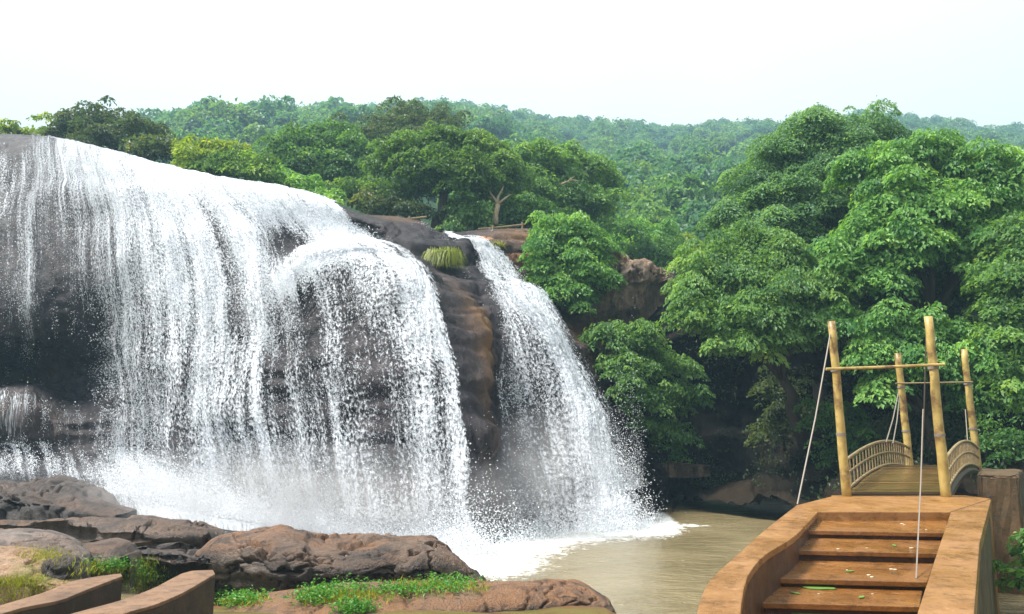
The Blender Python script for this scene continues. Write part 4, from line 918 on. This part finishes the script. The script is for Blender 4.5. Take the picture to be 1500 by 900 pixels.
ab = MB()
q = [at(1432, 700, 15.6), at(1492, 700, 15.2), at(1500, 700, 17.2), at(1436, 700, 17.4)]
ab.prism([(p[0] - q[0][0], p[1] - q[0][1]) for p in q], 0, 2.2)
o = ab.build('abutment', M['block'], bevel=.05); o.location = (q[0][0], q[0][1], -.05)
bmx = bmesh.new(); bmx.from_mesh(o.data); bmesh.ops.subdivide_edges(bmx, edges=bmx.edges, cuts=5, use_grid_fill=True)
for v in bmx.verts: v.co += Vector((rnd.uniform(-.02, .02), rnd.uniform(-.02, .02), rnd.uniform(-.02, .02)))
bmx.to_mesh(o.data); bmx.free()
tag(o, 'weathered brown concrete block standing right of the footbridge', 'concrete block')

# ------------------------------------------------------------------ low curved walls at the lower left
def low_wall(label, outer, inner, ztop, depth, end):
    b = np.array([outer[0][0], outer[0][1], 0]); t = empty('low_wall', b); tag(t, label, 'low wall')
    O, I = resample(outer, 14), resample(inner, 14); mb = MB(); bm = mb.bm
    zt = np.linspace(ztop[0], ztop[1], 14)
    vo = [bm.verts.new((p[0] - b[0], p[1] - b[1], z)) for p, z in zip(O, zt)]; vi = [bm.verts.new((p[0] - b[0], p[1] - b[1], z)) for p, z in zip(I, zt)]
    wo_ = [bm.verts.new((p[0] - b[0], p[1] - b[1], -.1)) for p in O]; wi = [bm.verts.new((p[0] - b[0], p[1] - b[1], -.1)) for p in I]
    for i in range(13):
        bm.faces.new((vo[i], vo[i + 1], vi[i + 1], vi[i])); bm.faces.new((vo[i], wo_[i], wo_[i + 1], vo[i + 1])); bm.faces.new((vi[i], vi[i + 1], wi[i + 1], wi[i]))
    bm.faces.new((vo[0], vi[0], wi[0], wo_[0])); bm.faces.new((vo[-1], wo_[-1], wi[-1], vi[-1]))
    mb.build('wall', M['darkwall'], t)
    cp = MB(); bm = cp.bm
    a = [[bm.verts.new((p[0] - b[0], p[1] - b[1], z + dz)) for p, z in zip(R_, zt)] for R_, dz in ((O, .002), (I, .002), (O, .04), (I, .04))]
    for i in range(13):
        for f in ((a[2][i], a[2][i+1], a[3][i+1], a[3][i]), (a[0][i], a[1][i], a[1][i+1], a[0][i+1]), (a[0][i], a[0][i+1], a[2][i+1], a[2][i]), (a[1][i], a[3][i], a[3][i+1], a[1][i+1])): bm.faces.new(f)
    for i in (0, 13): bm.faces.new((a[0][i], a[2][i], a[3][i], a[1][i]))
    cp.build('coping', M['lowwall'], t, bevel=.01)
    return t
def wl(pts, z): return [at_z(px, py, z) for px, py in pts]
low_wall('short curved concrete wall end beside the tan slab', wl([(-60, 915), (0, 893), (63, 874), (102, 858), (140, 850), (177, 845.5)], 1.42), wl([(-60, 930), (23, 899), (86, 886), (112, 876), (136, 866), (179, 849.5)], 1.42), (1.42, 1.42), 1, 0)
low_wall('longer curved concrete wall end nearest the big boulder', wl([(60, 918), (120, 901), (181, 884), (227, 866), (272, 843), (312, 840)], 1.40), wl([(110, 945), (150, 918), (195, 901), (227, 892), (270, 873), (315, 846)], 1.40), (1.40, 1.40), 1, 0)

# ------------------------------------------------------------------ wooden fence rails on the plateau
def rails(name, label, ends, Y, posts):
    t = empty(name, at(*ends[0][0], Y)); to = np.array(t.location); tag(t, label, 'fence')
    for a, b in ends:
        mb = MB(); mb.tube([at(*a, Y) - to, at((a[0] + b[0]) / 2, (a[1] + b[1]) / 2 + .6, Y) - to, at(*b, Y) - to], .045, 6); mb.build('rail', M['rail'], t)
    for px, y0, y1 in posts:
        mb = MB(); mb.tube([at(px, y1, Y) - to, at(px, y0, Y) - to], .05, 6); mb.build('post', M['rail'], t)
rails('rail_fence', 'pale two rail wooden fence below the forked trunk on the plateau', [((690, 344), (772, 338)), ((700, 336), (770, 329))], 34.6, [(722, 330, 350), (765, 326, 350)])
rails('rail_fence', 'thin pale rail on the rock lip left of the umbrella tree trunk', [((578, 322), (625, 318))], 34.4, [(600, 317, 328)])
rails('rail_fence', 'dark leaning rail along the top of the fluted outcrop', [((905, 376), (982, 400))], 34.2, [(930, 380, 400), (968, 392, 412)])
for lab, pts in (('bare pale branch sticking out of the tree right of the forked trunk', [(822, 270), (838, 264), (848, 266)]),):
    mb = MB(); b = at(822, 270, 40.5)
    mb.tube([at(px, py, 40.5) - b for px, py in pts], [.06, .045, .02], 6); mb.tube([at(832, 266, 40.5) - b, at(842, 258, 40.4) - b], [.04, .015], 5)
    o = mb.build('bare_branch', M['bark_pale']); o.location = b; tag(o, lab, 'branch')

# ------------------------------------------------------------------ grass and weeds
bpy.context.view_layer.update(); DG = bpy.context.evaluated_depsgraph_get()
def grass_patch(label, quads, n, h, mat, broad=False, seed=0, name='grass', on=('ground', 'flat_rock', 'ledge_rock', 'boulder', 'tan_slab', 'grey_slab', 'brown_rock', 'small_rock')):
    rng = np.random.default_rng(seed); Ps = []
    hits = []
    for (px, py, rx, ry, z) in quads:
        m_n = n // len(quads); a = rng.normal(0, .5, (m_n // 8, 2)).clip(-1, 1)
        for q in a:
            d = at(px + q[0] * rx, py + q[1] * ry, 10.0) - np.array([0, 0, CAMZ])
            ok, loc, nor, fi, ob, mx = S.ray_cast(DG, (0, 0, CAMZ), Vector(d).normalized())
            if ok and ob.name.split('.')[0] in on: hits.append(tuple(loc))
    P = np.repeat(np.array(hits), 8, 0); P[:, :2] += rng.normal(0, .10, (len(P), 2))
    k = len(P)
    if broad:
        C = P + np.stack([rng.normal(0, .03, k), rng.normal(0, .03, k), np.abs(rng.normal(.5, .35, k)) * h], -1)
        A = rng.normal(size=(k, 3)) * np.array([1, 1, .35]) + np.array([0, 0, .2]); N = np.array([0, 0, 1.0]) + rng.normal(0, .4, (k, 3))
        L = h * rng.uniform(.3, .65, k)
        me = leaf_mesh(name, C, A, N, L, L * .55, rng.uniform(0, 1, k), M[mat])
    else:
        C = P; A = rng.normal(size=(k, 3)) * np.array([.45, .45, 0]) + np.array([0, 0, 1]); L = h * rng.uniform(.5, 1.3, k)
        N = rng.normal(size=(k, 3)) * np.array([1, 1, .1])
        me = leaf_mesh(name, C + A / np.linalg.norm(A, axis=1, keepdims=True) * L[:, None] * .4, A, N, L, L * .12, rng.uniform(0, 1, k), M[mat])
    return tag(link(name, me), label, kind='stuff')
grass_patch('bright broad leaved weeds along the foot of the big boulder', [(345, 877, 34, 10, .55), (500, 868, 60, 15, .5), (465, 878, 30, 8, .5), (660, 858, 42, 9, .35), (600, 868, 60, 6, .4), (520, 895, 20, 5, .6), (350, 884, 30, 6, .6)], 4200, .11, 'weed', True, 1, 'weeds')
grass_patch('short green grass along the foot of the big boulder', [(500, 876, 70, 8, .45), (640, 862, 70, 9, .35), (345, 882, 36, 6, .55)], 3000, .09, 'grass', False, 2)
grass_patch('yellow green grass and herbs between the low walls', [(205, 855, 40, 22, 1.15), (150, 835, 45, 10, 1.0), (215, 835, 24, 16, 1.1)], 3600, .075, 'grass', False, 3)
grass_patch('yellow green weeds between the low walls', [(210, 850, 34, 22, 1.15), (165, 832, 40, 8, 1.0)], 2200, .09, 'weed', True, 4, 'weeds')
grass_patch('mossy grass on the slabs at the lower left', [(40, 862, 60, 14, 1.45), (30, 880, 60, 12, 1.4), (60, 815, 30, 12, 1.3), (20, 850, 40, 8, 1.5)], 4600, .05, 'grass', False, 5)
print('leaves', N_LEAF[0])

# ------------------------------------------------------------------ spray mist at the foot of the falls
def mist(label, c, r, dens, seed):
    bm = bmesh.new(); bmesh.ops.create_icosphere(bm, subdivisions=3, radius=1.0)
    me = bpy.data.meshes.new('mist'); bm.to_mesh(me); bm.free()
    o = link('mist', me); o.location = c; o.scale = r; tag(o, label, kind='stuff')
    m = Mat('mist'); oc = m.coords('Object')
    ln = m.n('ShaderNodeVectorMath', operation='LENGTH'); m.l(oc, ln.inputs[0])
    f = m.ramp(ln.outputs['Value'], [(0, 1), (.55, .45), (1, 0)])
    nz = m.ramp(m.noise(m.geo(), .9, 4, .6, .5), [(.35, .1), (.7, 1)])
    v = m.n('ShaderNodeVolumePrincipled'); v.inputs['Color'].default_value = (.93, .96, 1, 1)
    m.l(m.math('MULTIPLY', m.math('MULTIPLY', f, nz), dens), v.inputs['Density'])
    m.l(v.outputs[0], m.out.inputs['Volume']); me.materials.append(m.m)
mist('soft white spray hanging at the foot of the wide curtain', at(420, 735, 20.6), (6.8, 2.0, 1.7), 1.0, 0)
mist('soft white spray drifting from the foot of the narrow right stream', at(810, 700, 22.6), (2.1, 1.5, 2.3), .8, 1)

# ------------------------------------------------------------------ air
bpy.ops.mesh.primitive_cube_add(size=1); hz = bpy.context.object; hz.name = 'haze'
hz.scale = (1460, 1020, 175); hz.location = (0, 430, 175 / 2 - 3)
hm = bpy.data.materials.new('haze'); hm.use_nodes = True; hn = hm.node_tree; hn.nodes.clear()
pv_ = hn.nodes.new('ShaderNodeVolumePrincipled'); pv_.inputs['Color'].default_value = (.46, .78, 1.0, 1); pv_.inputs['Density'].default_value = .0012; pv_.inputs['Anisotropy'].default_value = .2
ho = hn.nodes.new('ShaderNodeOutputMaterial'); hn.links.new(pv_.outputs[0], ho.inputs['Volume']); hz.data.materials.append(hm)
tag(hz, 'thin pale blue air between the camera and the hill', kind='stuff')

print('tris', sum(len(o.data.loops) - 2 * len(o.data.polygons) for o in COL.objects if o.type == 'MESH' and o.data.users < 3), N_LEAF[0])
